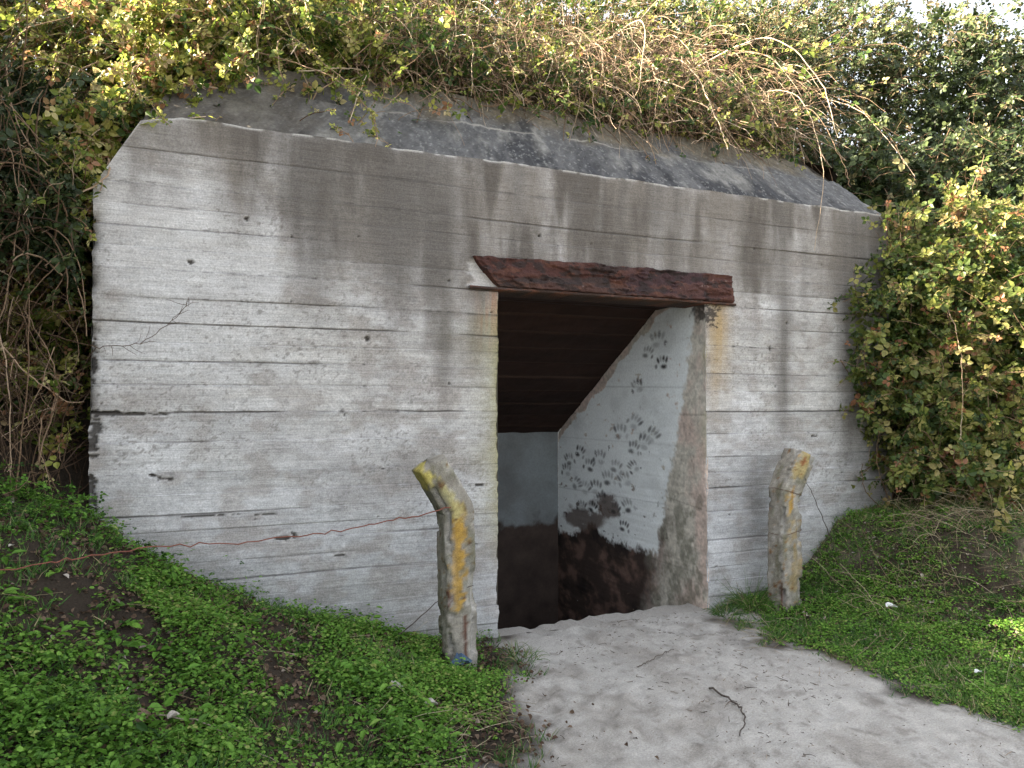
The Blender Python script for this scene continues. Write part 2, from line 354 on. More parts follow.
lip = ss(WZ2, zt_x - .018, zt_x) * ss(fbm(WX * 12, WZ * 2, 84, 3), .4, .6)
C = mixc(C, [.50, .49, .46], lip * .8)
jx = (fbm(WZ * 11, WX * 0, 85, 4) - .5) * .022
WX2 = WX + jx * (np.exp(-np.abs(WX - DX0) / .02) + np.exp(-np.abs(WX - XL) / .02))
idx = np.arange(WX.size).reshape(WX.shape)
Qw = np.stack([idx[:-1, :-1], idx[:-1, 1:], idx[1:, 1:], idx[1:, :-1]], -1)
cx = (WX[:-1, :-1] + WX[1:, 1:]) / 2; cz = (WZ[:-1, :-1] + WZ[1:, 1:]) / 2
door = (cx > DX0) & (cx < DX1) & (cz < DZ)
mesh_obj('front_wall', np.stack([WX2.ravel(), Y.ravel(), WZ2.ravel()], 1), Qw[~door & ((WZ[:-1, :-1] < zt_x[:-1, :-1]) | (WZ[:-1, 1:] < zt_x[:-1, 1:]))], M_WALL, bunker, {'col': ('POINT', 'FLOAT_COLOR', C.reshape(-1, 3))}, True)

def grid_part(name, U, Vv, pos, col, mat, parent, quadmask=None):
    u, v = np.meshgrid(U, Vv); P = pos(u, v); c = col(u, v)
    i = np.arange(u.size).reshape(u.shape)
    q = np.stack([i[:-1, :-1], i[:-1, 1:], i[1:, 1:], i[1:, :-1]], -1).reshape(-1, 4)
    return mesh_obj(name, P.reshape(-1, 3), q, mat, parent, {'col': ('POINT', 'FLOAT_COLOR', c.reshape(-1, 3))}, True)
# sloping concrete cap above the face: two courses with a cold joint between
def slope_pos(u, v):
    xl = XL + .22 + .42 * v; xr = XE - .02 - .58 * v
    x = xl + (xr - xl) * u
    z0 = np.interp(x, [XL, -.20, 0], [2.66, 3.03, ZT]) + (fbm(x * 2.5, x * 0, 83, 4) - .5) * .028
    y = .012 + .50 * v; z = z0 + (3.69 - z0) * (v * 1.04 - .04 * v * v)
    st = ss(v, .52, .535) * .022 * ss(fbm(x * 1.5, x * 0, 140, 3), .3, .6)
    n = (fbm(x * 4, v * 3, 141, 4) - .5) * .035 + (fbm(x * 18, v * 10, 142, 4) - .5) * .02
    return np.stack([x, y + .77 * st - .77 * n * (v > .02), z - .64 * st + .64 * n * (v > .02)], -1)
def slope_col(u, v):
    x = XL + .22 + u * (XE - XL - .3)
    sk = x - v * .12
    c = np.zeros(u.shape + (3,)) + np.array([.095, .095, .096])
    c = mixc(c, [.030, .031, .035], ss(fbm(sk * 5, v * 1.3, 150, 6) * .7 + fbm(sk * 22, v * 2, 158, 4) * .3, .42, .66) * .85)
    c = mixc(c, [.22, .215, .20], ss(fbm(sk * 5 + 3, v * 2.2, 151, 5), .54, .74) * .7)
    c = mixc(c, [.15, .125, .085], ss(v + (fbm(x * 4, v * 4, 152, 4) - .5) * .6, .5, .85) * .75)
    c = mixc(c, [.22, .22, .21], ss(fbm(x * 60, v * 40, 155, 3), .66, .74) * .6)
    c = c * (1 + (fbm(x * 30, v * 18, 156, 4) - .5) * .9)[..., None]
    c = mixc(c, [.36, .34, .30], np.exp(-((v - .525 - (fbm(x * 4, v * 0, 153, 3) - .5) * .03) / .012) ** 2) * ss(fbm(x * 2, v * 0, 154, 3), .35, .6) * .7)
    c = mixc(c, [.095, .083, .068], ss(1.3 - x + (fbm(x * 5, v * 5, 157, 4) - .5), 0, .9) * .6)
    return c
grid_part('roof_slope', np.linspace(0, 1, 620), np.linspace(0, 1, 90), slope_pos, slope_col, M_ROOF, bunker)
def flat_col(base, amt=.3, s=0):
    def f(u, v):
        c = np.zeros(u.shape + (3,)) + np.array(base)
        return c * (1 + (fbm(u * 9, v * 9, 160 + s, 4) - .5) * 2 * amt)[..., None]
    return f
def quad_part(name, a, b, c, d, base, mat=M_ROOF, n=40, parent=bunker, s=0, amp=.01):
    a, b, c, d = (np.array(t, float) for t in (a, b, c, d))
    nn = np.cross(b - a, d - a); nn = nn / np.linalg.norm(nn)
    def pos(u, v):
        P = (a * (1 - u[..., None]) + b * u[..., None]) * (1 - v[..., None]) + (d * (1 - u[..., None]) + c * u[..., None]) * v[..., None]
        e = np.clip(np.minimum(np.minimum(u, 1 - u), np.minimum(v, 1 - v)) * 20, 0, 1)
        return P + nn * ((fbm(u * 6, v * 6, 170 + s, 4) - .5) * 2 * amp * e)[..., None]
    return grid_part(name, np.linspace(0, 1, n), np.linspace(0, 1, n), pos, flat_col(base, .3, s), mat, parent)
# hipped ends of the cap, flanks and top
quad_part('roof_hip', (XL, .02, 2.66), (XL + .22, .012, 3.04), (.22, .512, 3.69), (XL, .55, 2.9), (.15, .14, .12), s=1)
quad_part('roof_hip', (XE - .02, .012, 3.05), (XE, .03, 2.9), (XE, .6, 3.1), (4.82, .512, 3.69), (.15, .14, .13), s=2)
quad_part('flank_wall', (XL, .02, -.3), (XL, 3.2, -.3), (XL, 3.2, 2.9), (XL, .02, 2.66), (.16, .15, .13), s=3)
quad_part('flank_wall', (XE, 3.2, -.3), (XE, .02, -.3), (XE, .02, 3.05), (XE, 3.2, 3.1), (.16, .15, .13), s=4)
# passage behind the doorway
PY = 2.39
def ceil_z(y): return np.interp(y, [-.05, .64, PY, 3], [2.262, 2.262, 1.225, .9])
pw_y = np.concatenate([[0.0], np.arange(.006, PY, .007), [PY]]); pw_w = np.linspace(0, 1, 480)
hr = np.random.default_rng(12)
HANDS = [(.62, 1.98), (.78, 1.90), (.55, 1.80), (.9, 1.62), (1.55, .98), (1.75, .90), (1.95, 1.02), (2.12, .93), (1.2, 1.22), (1.0, 1.10), (.85, 1.15), (1.4, .80), (1.62, .70), (1.85, .68), (2.05, .72), (1.1, .82), (.95, .95), (1.28, .92), (1.5, .62), (1.3, .55), (1.05, .60), (1.7, .52), (1.9, .50), (1.15, .42), (2.2, .82), (.74, 1.22), (1.0, 1.32)]
def right_pos(u, v):
    z = -1.45 + v * (ceil_z(u) + 1.45)
    n = (fbm(u * 3, z * 3, 200, 4) - .5) * .02 + (fbm(u * 1, z * 30, 201, 3) - .5) * .006
    e = np.clip(u * 40, 0, 1)
    return np.stack([DX1 + n * e + .015 * np.exp(-u / .01) * ss(fbm(z * 9, u * 0, 202, 4), .4, .7), u, z], -1)
def paint_mask(y, z):
    n = (fbm(y * 8, z * 8, 210, 4) - .5)
    right = .10 + (2.2 - z) / 1.9 * .55
    m = ss(y - right + n * .14 + (fbm(y * 40, z * 40, 214, 3) - .5) * .05, -.03, .03)
    low = .30 - .06 * ss(y, 1.2, 2.2) + .13 * np.exp(-((y - 1.75) / .16) ** 2) + (fbm(y * 6, z * 2, 211, 4) - .5) * .10
    m = m * ss(z - low + (fbm(y * 30, z * 30, 217, 3) - .5) * .08, -.03, .03)
    hole = ss(fbm(y * 9, z * 14, 212, 5) - .1, .62, .72) * .9
    return m * (1 - hole)
def right_col(u, v):
    z = -1.45 + v * (ceil_z(u) + 1.45); y = u
    bare = np.zeros(u.shape + (3,)) + np.array([.56, .525, .455])
    bare = mixc(bare, [.60, .46, .40], ss(fbm(y * 4.3, z * 3.1, 220, 6), .44, .66) * .7)
    bare = mixc(bare, [.10, .105, .07], ss(fbm(y * 11, z * 9, 221, 6), .42, .68) * .62 * ss(1.3 - z, 0, .8))
    bare = bare * (1 + (fbm(y * 40, z * 40, 219, 4) - .5) * .9)[..., None]
    bare = mixc(bare, [.08, .075, .06], np.exp(-((z - .72 - .1 * y) / .005) ** 2) * .35 + np.exp(-((z - 1.42) / .005) ** 2) * .4 + np.exp(-((z - .25) / .005) ** 2) * .35)
    bare = mixc(bare, [.33, .29, .14], np.exp(-y / .06) * ss(fbm(y * 8, z * 3, 226, 4), .3, .7) * ss(z, .9, 1.6))
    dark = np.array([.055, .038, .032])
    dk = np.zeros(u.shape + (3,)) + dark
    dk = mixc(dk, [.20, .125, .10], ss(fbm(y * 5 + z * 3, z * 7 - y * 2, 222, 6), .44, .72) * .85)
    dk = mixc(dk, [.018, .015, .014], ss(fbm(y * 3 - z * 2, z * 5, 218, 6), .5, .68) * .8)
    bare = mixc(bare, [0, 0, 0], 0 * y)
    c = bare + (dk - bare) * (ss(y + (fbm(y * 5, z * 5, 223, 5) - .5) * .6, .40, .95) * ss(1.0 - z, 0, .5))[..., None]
    pm = paint_mask(y, z)
    white = np.zeros(u.shape + (3,)) + np.array([.88, .92, .925])
    white = white * (1 - .12 * ss(fbm(y * 4, z * 6, 224, 5), .5, .75))[..., None]
    white = mixc(white, [.45, .47, .48], np.exp(-((z - 1.62 - .03 * y) / .006) ** 2) * .5 + np.exp(-((z - .72 + .02 * y) / .006) ** 2) * .5 + np.exp(-((z - 1.18) / .005) ** 2) * .3)
    top = ceil_z(y) - z
    pm = pm * ss(top - .16 * fbm(y * 6, z * 6, 215, 6) * ss(y, .4, .8), -.004, .014)
    c = c * (1 - pm[..., None]) + white * pm[..., None]
    smu = np.exp(-(((y - 1.42) / .26) ** 2 + ((z - .60) / .13) ** 2) * 1.0) + np.exp(-(((y - 1.9) / .42) ** 2 + ((z - .42) / .15) ** 2))
    smu = ss(smu * (.25 + 1.3 * fbm(y * 7, z * 15, 216, 6)), .34, .70)
    c = mixc(c, [.11, .075, .06], smu * .88)
    # black hand prints
    ink = np.zeros_like(y)
    for (hy, hz) in HANDS:
        a = hr.normal(0, .35); sc = hr.uniform(.9, 1.25); fl = hr.choice([-1, 1]); st = hr.uniform(.75, 1)
        dy = y - hy; dz = z - hz
        m = (np.abs(dy) < .26) & (np.abs(dz) < .2)
        if not m.any(): continue
        p = ((dy[m] / 1.75 * math.cos(a) + dz[m] * math.sin(a)) * fl) / sc; q = (-dy[m] / 1.75 * math.sin(a) + dz[m] * math.cos(a)) / sc
        k = np.exp(-(((p + .012) / .026) ** 2 + (q / .020) ** 2) ** 2) * (hr.choice([.4, .9, 1]))
        for t in range(4):
            f0 = -.036 + .024 * t
            k = np.maximum(k, np.exp(-(((p - f0 - .25 * f0 * (q - .05) / .05) / .0115) ** 2 + ((q - .055 - .012 * (t in (1, 2))) / .026) ** 2) ** 2) * hr.uniform(.4, 1))
        k = np.maximum(k, np.exp(-(((p - .052) / .011) ** 2 + ((q - .005) / .020) ** 2) ** 2) * hr.uniform(.2, 1))
        ink[m] = np.maximum(ink[m], k * st * ss(fbm(y[m] * 30, z[m] * 60, 225, 3), .12, .34))
    sm = ss(fbm(y * 16, z * 16, 227, 4), .76, .80) * np.exp(-(((y - 1.1) / .7) ** 2 + ((z - .95) / .45) ** 2)) * .8
    c = mixc(c, [.025, .024, .026], np.clip(np.maximum(ink, sm), 0, .95))
    mould = ss(.16 - y + (fbm(y * 12, z * 12, 228, 4) - .5) * .22, 0, .05) * ss(z - 2.10 + (fbm(y * 20, z * 20, 229, 4) - .5) * .25, 0, .06)
    return mixc(c, [.03, .027, .025], mould * .85)
grid_part('passage_wall', pw_y, pw_w, right_pos, right_col, M_IN, bunker)
def left_pos(u, v):
    z = -1.45 + v * (ceil_z(u) + 1.45)
    return np.stack([DX0 + (fbm(u * 3, z * 3, 205, 4) - .5) * .02 * np.clip(u * 40, 0, 1) + 0 * u, u, z], -1)
grid_part('passage_wall', np.linspace(0.004, PY, 160), np.linspace(0, 1, 140), left_pos, lambda u, v: mixc(flat_col((.20, .18, .15), .4, 8)(u, v), [.80, .82, .84], ss(u, .3, .35) * ss(v, .48, .5)), M_IN, bunker)
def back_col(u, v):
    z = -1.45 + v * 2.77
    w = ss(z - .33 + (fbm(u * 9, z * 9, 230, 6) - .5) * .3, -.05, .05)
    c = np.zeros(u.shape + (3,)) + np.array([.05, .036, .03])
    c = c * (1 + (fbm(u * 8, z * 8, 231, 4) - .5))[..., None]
    return mixc(c, [.21, .235, .245], w * (1 - .45 * ss(fbm(u * 3, z * 3, 232, 6), .3, .8)))  # white paint darkened here to paint in the dimness of the passage end
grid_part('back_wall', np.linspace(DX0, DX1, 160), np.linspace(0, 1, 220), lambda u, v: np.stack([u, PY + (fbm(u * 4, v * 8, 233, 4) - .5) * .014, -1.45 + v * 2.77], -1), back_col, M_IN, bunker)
def ceil_pos(u, v):
    y = .05 + v * (PY + .02)
    b = np.floor(y / .19); f = y / .19 - b
    st = (_h(b, 0 * b, 240) - .5) * .012 + .012 * np.exp(-(np.minimum(f, 1 - f) * .19 / .006) ** 2)
    return np.stack([u, y, ceil_z(y) + st + (fbm(u * 5, y * 5, 241, 4) - .5) * .015], -1)
def ceil_col(u, v):
    y = .05 + v * (PY + .02); b = np.floor(y / .19); f = y / .19 - b
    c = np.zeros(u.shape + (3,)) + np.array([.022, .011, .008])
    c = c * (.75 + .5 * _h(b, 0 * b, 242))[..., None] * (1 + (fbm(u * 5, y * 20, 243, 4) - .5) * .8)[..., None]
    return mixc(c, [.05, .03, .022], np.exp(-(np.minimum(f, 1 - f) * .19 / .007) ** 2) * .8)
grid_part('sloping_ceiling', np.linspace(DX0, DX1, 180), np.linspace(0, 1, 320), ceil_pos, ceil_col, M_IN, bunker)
# sand-blown steps going down
def step_pos(u, v):
    y = .02 + v * (PY - .02)
    d = np.clip(y - .14 - .12 * (u - DX0) / 1.65 - (fbm(u * 4, u * 0, 250, 3) - .5) * .08, 0, 9)
    st = np.floor(d / .30); fr_ = d / .30 - st
    z = -(st + ss(fr_, .0, .22)) * .175 * (d > 0)
    zf = ground_z(u, u * 0 + .0)
    return np.stack([u, y, zf * np.exp(-d * 5) + z + (fbm(u * 7, y * 7, 251, 4) - .5) * .02 * (d > .05)], -1)
def step_col(u, v):
    y = .02 + v * (PY - .02)
    c = np.zeros(u.shape + (3,)) + sand
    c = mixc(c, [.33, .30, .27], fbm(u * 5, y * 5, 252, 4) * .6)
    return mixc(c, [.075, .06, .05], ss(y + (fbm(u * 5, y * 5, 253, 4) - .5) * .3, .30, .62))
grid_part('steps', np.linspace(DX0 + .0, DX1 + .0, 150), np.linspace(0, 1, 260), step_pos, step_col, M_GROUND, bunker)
# rusted steel lintel, its left end cut slantwise, with a thin bottom flange
def beam_pos(u, v):
    zt = 2.452 + .016 * u; zb = 2.250
    x0 = 1.905 - .195 * np.clip(v, 0, 1) ** .9
    x = x0 + (3.785 - x0) * u + (fbm(v * 6, u * 0, 261, 3) - .5) * .02 * np.exp(-(1 - u) / .01)
    z = zb + v * (zt - zb) + (fbm(x * 7, x * 0, 262, 5) - .5) * .034 * v + (fbm(x * 16, x * 0, 260, 4) - .5) * .018 * (1 - v)
    fl = fbm(x * 3.2, z * 12, 263, 5)
    y = -.022 - .016 * ss(fl, .5, .52) + (fbm(x * 20, z * 20, 264, 4) - .5) * .022 - .010 * ss(fbm(x * 7, z * 26, 265, 4), .56, .58) + .03 * np.exp(-v / .03) * 0
    e = np.minimum(np.minimum(u * 2, (1 - u) * 2), np.minimum(v * .2, (1 - v) * .2))
    return np.stack([x, np.where(e <= 0, .05, y), z], -1)
def beam_col(u, v):
    x = 1.8 + 2 * u; z = 2.25 + .2 * v
    fl = fbm(x * 3.2, z * 12, 263, 5)
    c = np.zeros(u.shape + (3,)) + np.array([.056, .021, .016])
    c = mixc(c, [.042, .024, .028], ss(u + (fbm(x * 4, z * 4, 266, 3) - .5) * .1, .52, .56) * .7)
    c = mixc(c, [.035, .026, .024], ss(.45 - v + (fbm(x * 3, z * 8, 267, 4) - .5) * .5, 0, .06) * .75 * (1 - ss(u, .45, .6)))
    c = mixc(c, [.085, .036, .026], ss(fl, .56, .58) * .5)
    c = mixc(c, [.09, .035, .023], ss(u, .86, .88) * .6)
    c = mixc(c, [.14, .058, .032], ss(fbm(x * 9, z * 22, 259, 5), .56, .68) * .35)
    c = mixc(c, [.022, .016, .015], ss(fbm(x * 13, z * 30, 258, 5), .54, .62) * .75)
    c = mixc(c, [.02, .017, .016], ss(v, .965, .99) * .6)
    return mixc(c, [.30, .22, .19], ss(fbm(x * 40, z * 40, 268, 2), .86, .92) * .5)
beam = grid_part('lintel_beam', np.unique(np.concatenate([np.linspace(0, 1, 260)])), np.linspace(0, 1, 36), beam_pos, beam_col, M_STEEL, bunker)
def fl_pos(u, v):
    # closed strip section swept along x: v runs round the section
    x = 1.695 + 2.105 * u
    k = v * 4
    yy = np.interp(k, [0, 1, 2, 3, 4], [.24, -.034, -.034, .24, .24]); z0 = np.interp(k, [0, 1, 2, 3, 4], [2.231, 2.233, 2.249, 2.249, 2.231])
    w = (fbm(x * 4, x * 0, 270, 4) - .5)
    return np.stack([x, yy + w * .02 * (yy < 0), z0 + w * .012 * (yy < 0)], -1)
grid_part('bottom_flange', np.linspace(0, 1, 240), np.linspace(0, 1, 9), fl_pos, lambda u, v: mixc(flat_col((.045, .028, .022), .5, 9)(u, v), [.12, .05, .03], ss(fbm(u * 30, v * 4, 271, 3), .5, .7)), M_STEEL, beam)

# ---------------------------------------------------------------- leaves, canes, blades (meshes from arrays)
def frames(d, n):
    y = norm(d); z = norm(n - (n * y).sum(-1, keepdims=True) * y); x = np.cross(y, z)
    return np.stack([x, y, z], -1)          # columns
LEAFLET = np.array([[0, 0, 0], [-.36, .28, .09], [-.33, .64, .07], [0, 1.0, -.10], [.33, .64, .07], [.36, .28, .09]])
def rotz(v, a):
    c, s = math.cos(a), math.sin(a); return np.stack([v[:, 0] * c - v[:, 1] * s, v[:, 0] * s + v[:, 1] * c, v[:, 2]], 1)
LQ = np.array([[0, 3, 2, 1], [0, 5, 4, 3]])
TRI_V = np.concatenate([LEAFLET * .9 + [0, .60, 0], rotz(LEAFLET * .8, 1.35) + [-.10, .38, .03], rotz(LEAFLET * .8, -1.35) + [.10, .38, .03]])
TRI_Q = np.concatenate([LQ, LQ + 6, LQ + 12])
ROUND_V = np.array([[0, 0, 0], [-.42, .25, .08], [-.40, .72, .06], [0, 1.0, -.04], [.40, .72, .06], [.42, .25, .08]])
def inst(P, D, Nn, S, T, tmpl, quads):
    R = frames(D, Nn)
    W = np.einsum('nij,kj->nki', R, tmpl) * S[:, None, None] + P[:, None, :]
    k = len(tmpl); n = len(P)
    F = (np.arange(n)[:, None, None] * k + quads[None]).reshape(-1, 4)
    return W.reshape(-1, 3), F, np.repeat(T, len(quads))
def canes(P, D, length, steps, droop, wob, r):
    """curves grown step by step: (n, steps+1, 3)"""
    n = len(P); out = [P]; d = norm(D); p = P; st = (length / steps)[:, None]
    for k in range(steps):
        d = norm(d + np.array([0, 0, -1.0]) * droop[:, None] / steps + r.normal(0, 1, (n, 3)) * wob)
        p = p + d * st; out.append(p)
    return np.stack(out, 1)
def tubes(C, r0, r1, T, sides=4):
    n, k, _ = C.shape
    tan = norm(np.gradient(C, axis=1))
    ref = np.where(np.abs(tan[..., 2:3]) > .9, np.array([1., 0, 0]), np.array([0, 0, 1.]))
    a = norm(np.cross(tan, ref)); b = np.cross(tan, a)
    rad = (r0[:, None] + (r1 - r0)[:, None] * np.linspace(0, 1, k))[..., None]
    th = np.arange(sides) * 2 * math.pi / sides
    W = C[:, :, None, :] + rad[:, :, None, :] * (a[:, :, None, :] * np.cos(th)[None, None, :, None] + b[:, :, None, :] * np.sin(th)[None, None, :, None])
    i = np.arange(n * k * sides).reshape(n, k, sides)
    j = np.roll(i, -1, 2)
    F = np.stack([i[:, :-1], j[:, :-1], j[:, 1:], i[:, 1:]], -1).reshape(-1, 4)
    return W.reshape(-1, 3), F, np.repeat(T, (k - 1) * sides)
def build(name, packs, mat, parent=None):
    vs, fs, ts, o = [], [], [], 0
    for v, f, t in packs:
        vs.append(v); fs.append(f + o); ts.append(t); o += len(v)
    return mesh_obj(name, np.concatenate(vs), np.concatenate(fs), mat, parent, {'tint': ('FACE', 'FLOAT', np.concatenate(ts))})
UP = np.array([0, 0, 1.0])
def leaves_on(C, r, per, size, skip=.25, tint=(.35, .22), tmpl=(TRI_V, TRI_Q), upw=.55, clump=None):
    n, k, _ = C.shape
    m = int(n * k * per)
    ci = r.integers(0, n, m); t = r.uniform(skip, 1, m) * (k - 1.001); a = np.floor(t).astype(int); f = (t - a)[:, None]
    P = C[ci, a] * (1 - f) + C[ci, a + 1] * f
    tan = norm(C[ci, a + 1] - C[ci, a])
    D = norm(r.normal(0, 1, (m, 3)) + .5 * tan + np.array([0, 0, .1]))
    Nn = UP * upw + r.normal(0, .5, (m, 3)) + np.array([-.6, -.6, 0])
    T = np.clip(r.normal(tint[0], tint[1], m) + (0 if clump is None else clump(P)), 0, 1)
    return inst(P, D, Nn, np.clip(np.exp(r.normal(-.12, .38, m)), .35, 1.9) * size, T, *tmpl)
def filler(P, r, size, tint=(.2, .15), tmpl=(TRI_V, TRI_Q)):  # inner leaves; their lower tint paints the shade inside a bush
    m = len(P)
    return inst(P, r.normal(0, 1, (m, 3)), UP * .5 + r.normal(0, .7, (m, 3)), r.uniform(.7, 1.3, m) * size, np.clip(r.normal(tint[0], tint[1], m), 0, 1), *tmpl)
def patch(seed, amp=.25, sc=1.6):
    return lambda P: (fbm(P[:, 0] * sc + P[:, 1] * .6, P[:, 2] * sc + P[:, 1] * .4, seed, 3) - .5) * 2 * amp

# --- brambles growing on the roof and on the banks
def thicket(name, label, cat, base, seed, X, Yr, hc, n_cane, per, size, tint, mat, nfill, droop=(1.2, .5), length=(1.0, .35), bark=(.45, .2), lean=(0, -.25, 1), amp=.25, bottom=0.0, front=None, fill_tint=None, extra=None, wob=.12, wild=.6):
    r = np.random.default_rng(seed)
    root = empty(name, base, label, cat)
    x = r.uniform(*X, n_cane); y = Yr[0] + (Yr[1] - Yr[0]) * r.uniform(0, 1, n_cane) ** 1.4
    H = hc(x, y)
    z = ground_z(x, y) + bottom + r.uniform(0, .75, n_cane) * H
    if extra is not None:
        ex = extra(r); k0 = len(ex); x[:k0], y[:k0], z[:k0] = ex.T; H[:k0] = .3
    D = np.array(lean) + r.normal(0, wild, (n_cane, 3))
    Ln = np.clip(r.normal(length[0], length[1], n_cane), .25, 2.2) * np.clip(H, .3, 1.5)
    C = canes(np.stack([x, y, z], 1), D, Ln, 10, np.clip(r.normal(droop[0], droop[1], n_cane), 0, 4), wob, r)
    over = ((C[..., 0] > -.40) & (C[..., 0] < 5.3) & (C[..., 1] < .06) & (C[..., 2] < 2.98)).any(1)
    C = C[~over]; n_cane = len(C)
    packs = [leaves_on(C, r, per, size, .2, tint, clump=patch(seed, amp))]
    if nfill:
        fx = r.uniform(*X, nfill); fy = r.uniform(*Yr, nfill); fz = ground_z(fx, fy) + bottom + r.uniform(0, 1, nfill) ** .8 * hc(fx, fy) * .95
        packs.append(filler(np.stack([fx, fy, fz], 1), r, size * 1.05, fill_tint or (tint[0] * .7, .18)))
    build('foliage', packs, mat, root)
    rr = r.uniform(.0022, .0055, n_cane)
    build('stems', [tubes(C, rr, rr * .5, np.clip(r.normal(bark[0], bark[1], n_cane), 0, 1))], M_BARK, root)
    return root
def shrub(name, label, cat, lobes, seed, n, per, size, tint, mat, nfill, amp=.2, tmpl=(TRI_V, TRI_Q), bark=(.3, .2), group=None, base=None, low=None):
    r = np.random.default_rng(seed)
    c0 = lobes[0][0]
    base = base or (c0[0], c0[1], float(ground_z(c0[0], c0[1])))
    root = empty(name, base, label, cat, group)
    Ps, Os = [], []
    vol = np.array([l[1][0] * l[1][1] * l[1][2] for l in lobes]) ** .67; vol /= vol.sum()
    for (c, rad), w in zip(lobes, vol):
        m = int(n * w); d = norm(r.normal(0, 1, (m, 3)))
        bump = .72 + .5 * fbm(d[:, 0] * 2.2 + seed, d[:, 2] * 2.2 + d[:, 1] * 1.7, seed, 3)
        P = np.array(c) + d * np.array(rad) * (bump * r.uniform(.45, 1.0, m) ** .5)[:, None]
        Ps.append(P); Os.append(norm(d / np.array(rad)))
    P = np.concatenate(Ps); O = np.concatenate(Os)
    ok = P[:, 2] > ground_z(P[:, 0], P[:, 1]) - .05
    ok &= ~((P[:, 1] > -.03) & (P[:, 0] < 5.4) & (P[:, 0] > -.4) & (P[:, 2] < 3.1))
    P, O = P[ok], O[ok]; m = len(P)
    C = canes(P - O * .12, O * .8 + UP * .35 + r.normal(0, .5, (m, 3)), r.uniform(.18, .5, m), 5, r.uniform(.3, 1.8, m), .12, r)
    packs = [leaves_on(C, r, per, size, .15, tint, clump=patch(seed, amp), tmpl=tmpl)]
    for (c, rad), w in zip(lobes, vol):
        k = int(nfill * w); d = norm(r.normal(0, 1, (k, 3))) * r.uniform(0, 1, (k, 1)) ** .4 * .8
        packs.append(filler(np.array(c) + d * np.array(rad), r, size * 1.1, (tint[0] * .7, .15), tmpl))
    build('foliage', packs, mat, root)
    rr = r.uniform(.002, .004, m)
    st = [tubes(C, rr, rr * .5, np.clip(r.normal(bark[0], bark[1], m), 0, 1))]
    # main limbs from the ground into each lobe
    k = 9 * len(lobes); li = np.repeat(np.arange(len(lobes)), 9)
    cc = np.array([l[0] for l in lobes])[li]; ra = np.array([l[1] for l in lobes])[li]
    S0 = np.stack([cc[:, 0] * .45 + c0[0] * .55 + r.normal(0, .25, k), cc[:, 1] * .45 + c0[1] * .55 + r.normal(0, .2, k), 0 * cc[:, 0]], 1); S0[:, 2] = ground_z(S0[:, 0], S0[:, 1]) - .05
    E = cc + r.normal(0, .45, (k, 3)) * ra
    t = np.linspace(0, 1, 9)[None, :, None]
    Cm = S0[:, None] * (1 - t) + E[:, None] * t + np.cumsum(r.normal(0, .03, (k, 9, 3)), 1) * t
    st.append(tubes(Cm, np.full(k, .010), np.full(k, .004), np.clip(r.normal(.3, .15, k), 0, 1), 5))
    build('stems', st, M_BARK, root)
    return root

hA = lambda x, y: (.75 + .55 * vn(x * 1.3, y * 1.3, 400)) * ss(y, .2, 1.0) + .25
left_top = thicket('bramble_bush', 'sunlit yellowing bramble thicket spilling over the upper left corner of the bunker', 'bramble', (-.2, 1.0, 3.3), 401,
        (-2.2, 1.35), (.35, 2.2), lambda x, y: .25 + (.25 + .42 * np.clip(y - .2, 0, 2.2)) * (.75 + .5 * vn(x * 1.8, y * 1.8, 402)), 3000, 1.5, .035, (.66, .24), M_BRAM, 9000, lean=(-.25, -.15, .8), bark=(.65, .25), amp=.25, wob=.17, wild=.8,
        extra=lambda r: (lambda t, j: np.stack([-.44 + .62 * t + j[:, 0], .10 + .42 * t + j[:, 1], 2.62 + 1.0 * t + j[:, 2]], 1))(r.uniform(-.2, 1.0, 1000), np.abs(r.normal(0, .09, (1000, 3))) + [-.03, .02, .04]))
mid = thicket('dry_bramble', 'tangle of brown half bare bramble canes drooping over the middle of the roof slope', 'bramble', (2.8, 1.0, 3.7), 411,
        (1.2, 4.9), (.5, 1.9), lambda x, y: .2 + (.35 + .55 * np.clip(y - .5, 0, 1.4)) * (.75 + .5 * vn(x * 1.8, y * 1.8, 412)), 2600, .34, .034, (.45, .27), M_BRAM, 6000, lean=(.1, -.4, .8), bark=(.55, .25), length=(.85, .3), fill_tint=(.25, .2), wob=.2, wild=1.0)
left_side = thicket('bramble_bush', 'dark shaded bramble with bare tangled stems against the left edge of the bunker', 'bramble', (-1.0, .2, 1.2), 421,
        (-1.9, -.50), (-.2, .6), lambda x, y: .55 + .35 * ss(y, -.1, .5), 700, .55, .036, (.42, .2), M_DARK, 12000, bottom=1.15, lean=(-.1, -.3, .7), bark=(.35, .25), amp=.12, fill_tint=(.05, .08), length=(.8, .3))  # dark leaf, fill and stem tints stand in for the shade of the recess
back = thicket('bramble_bush', 'dense green bramble growing on the mound far behind the dry canes', 'bramble', (3.0, 2.8, 4.1), 431,
        (-2.5, 6.2), (1.8, 3.6), lambda x, y: 1.35 + .5 * vn(x * 1.1, y * 1.1, 432), 2600, .8, .048, (.42, .22), M_BRAM, 12000, lean=(-.1, -.2, 1), amp=.2)
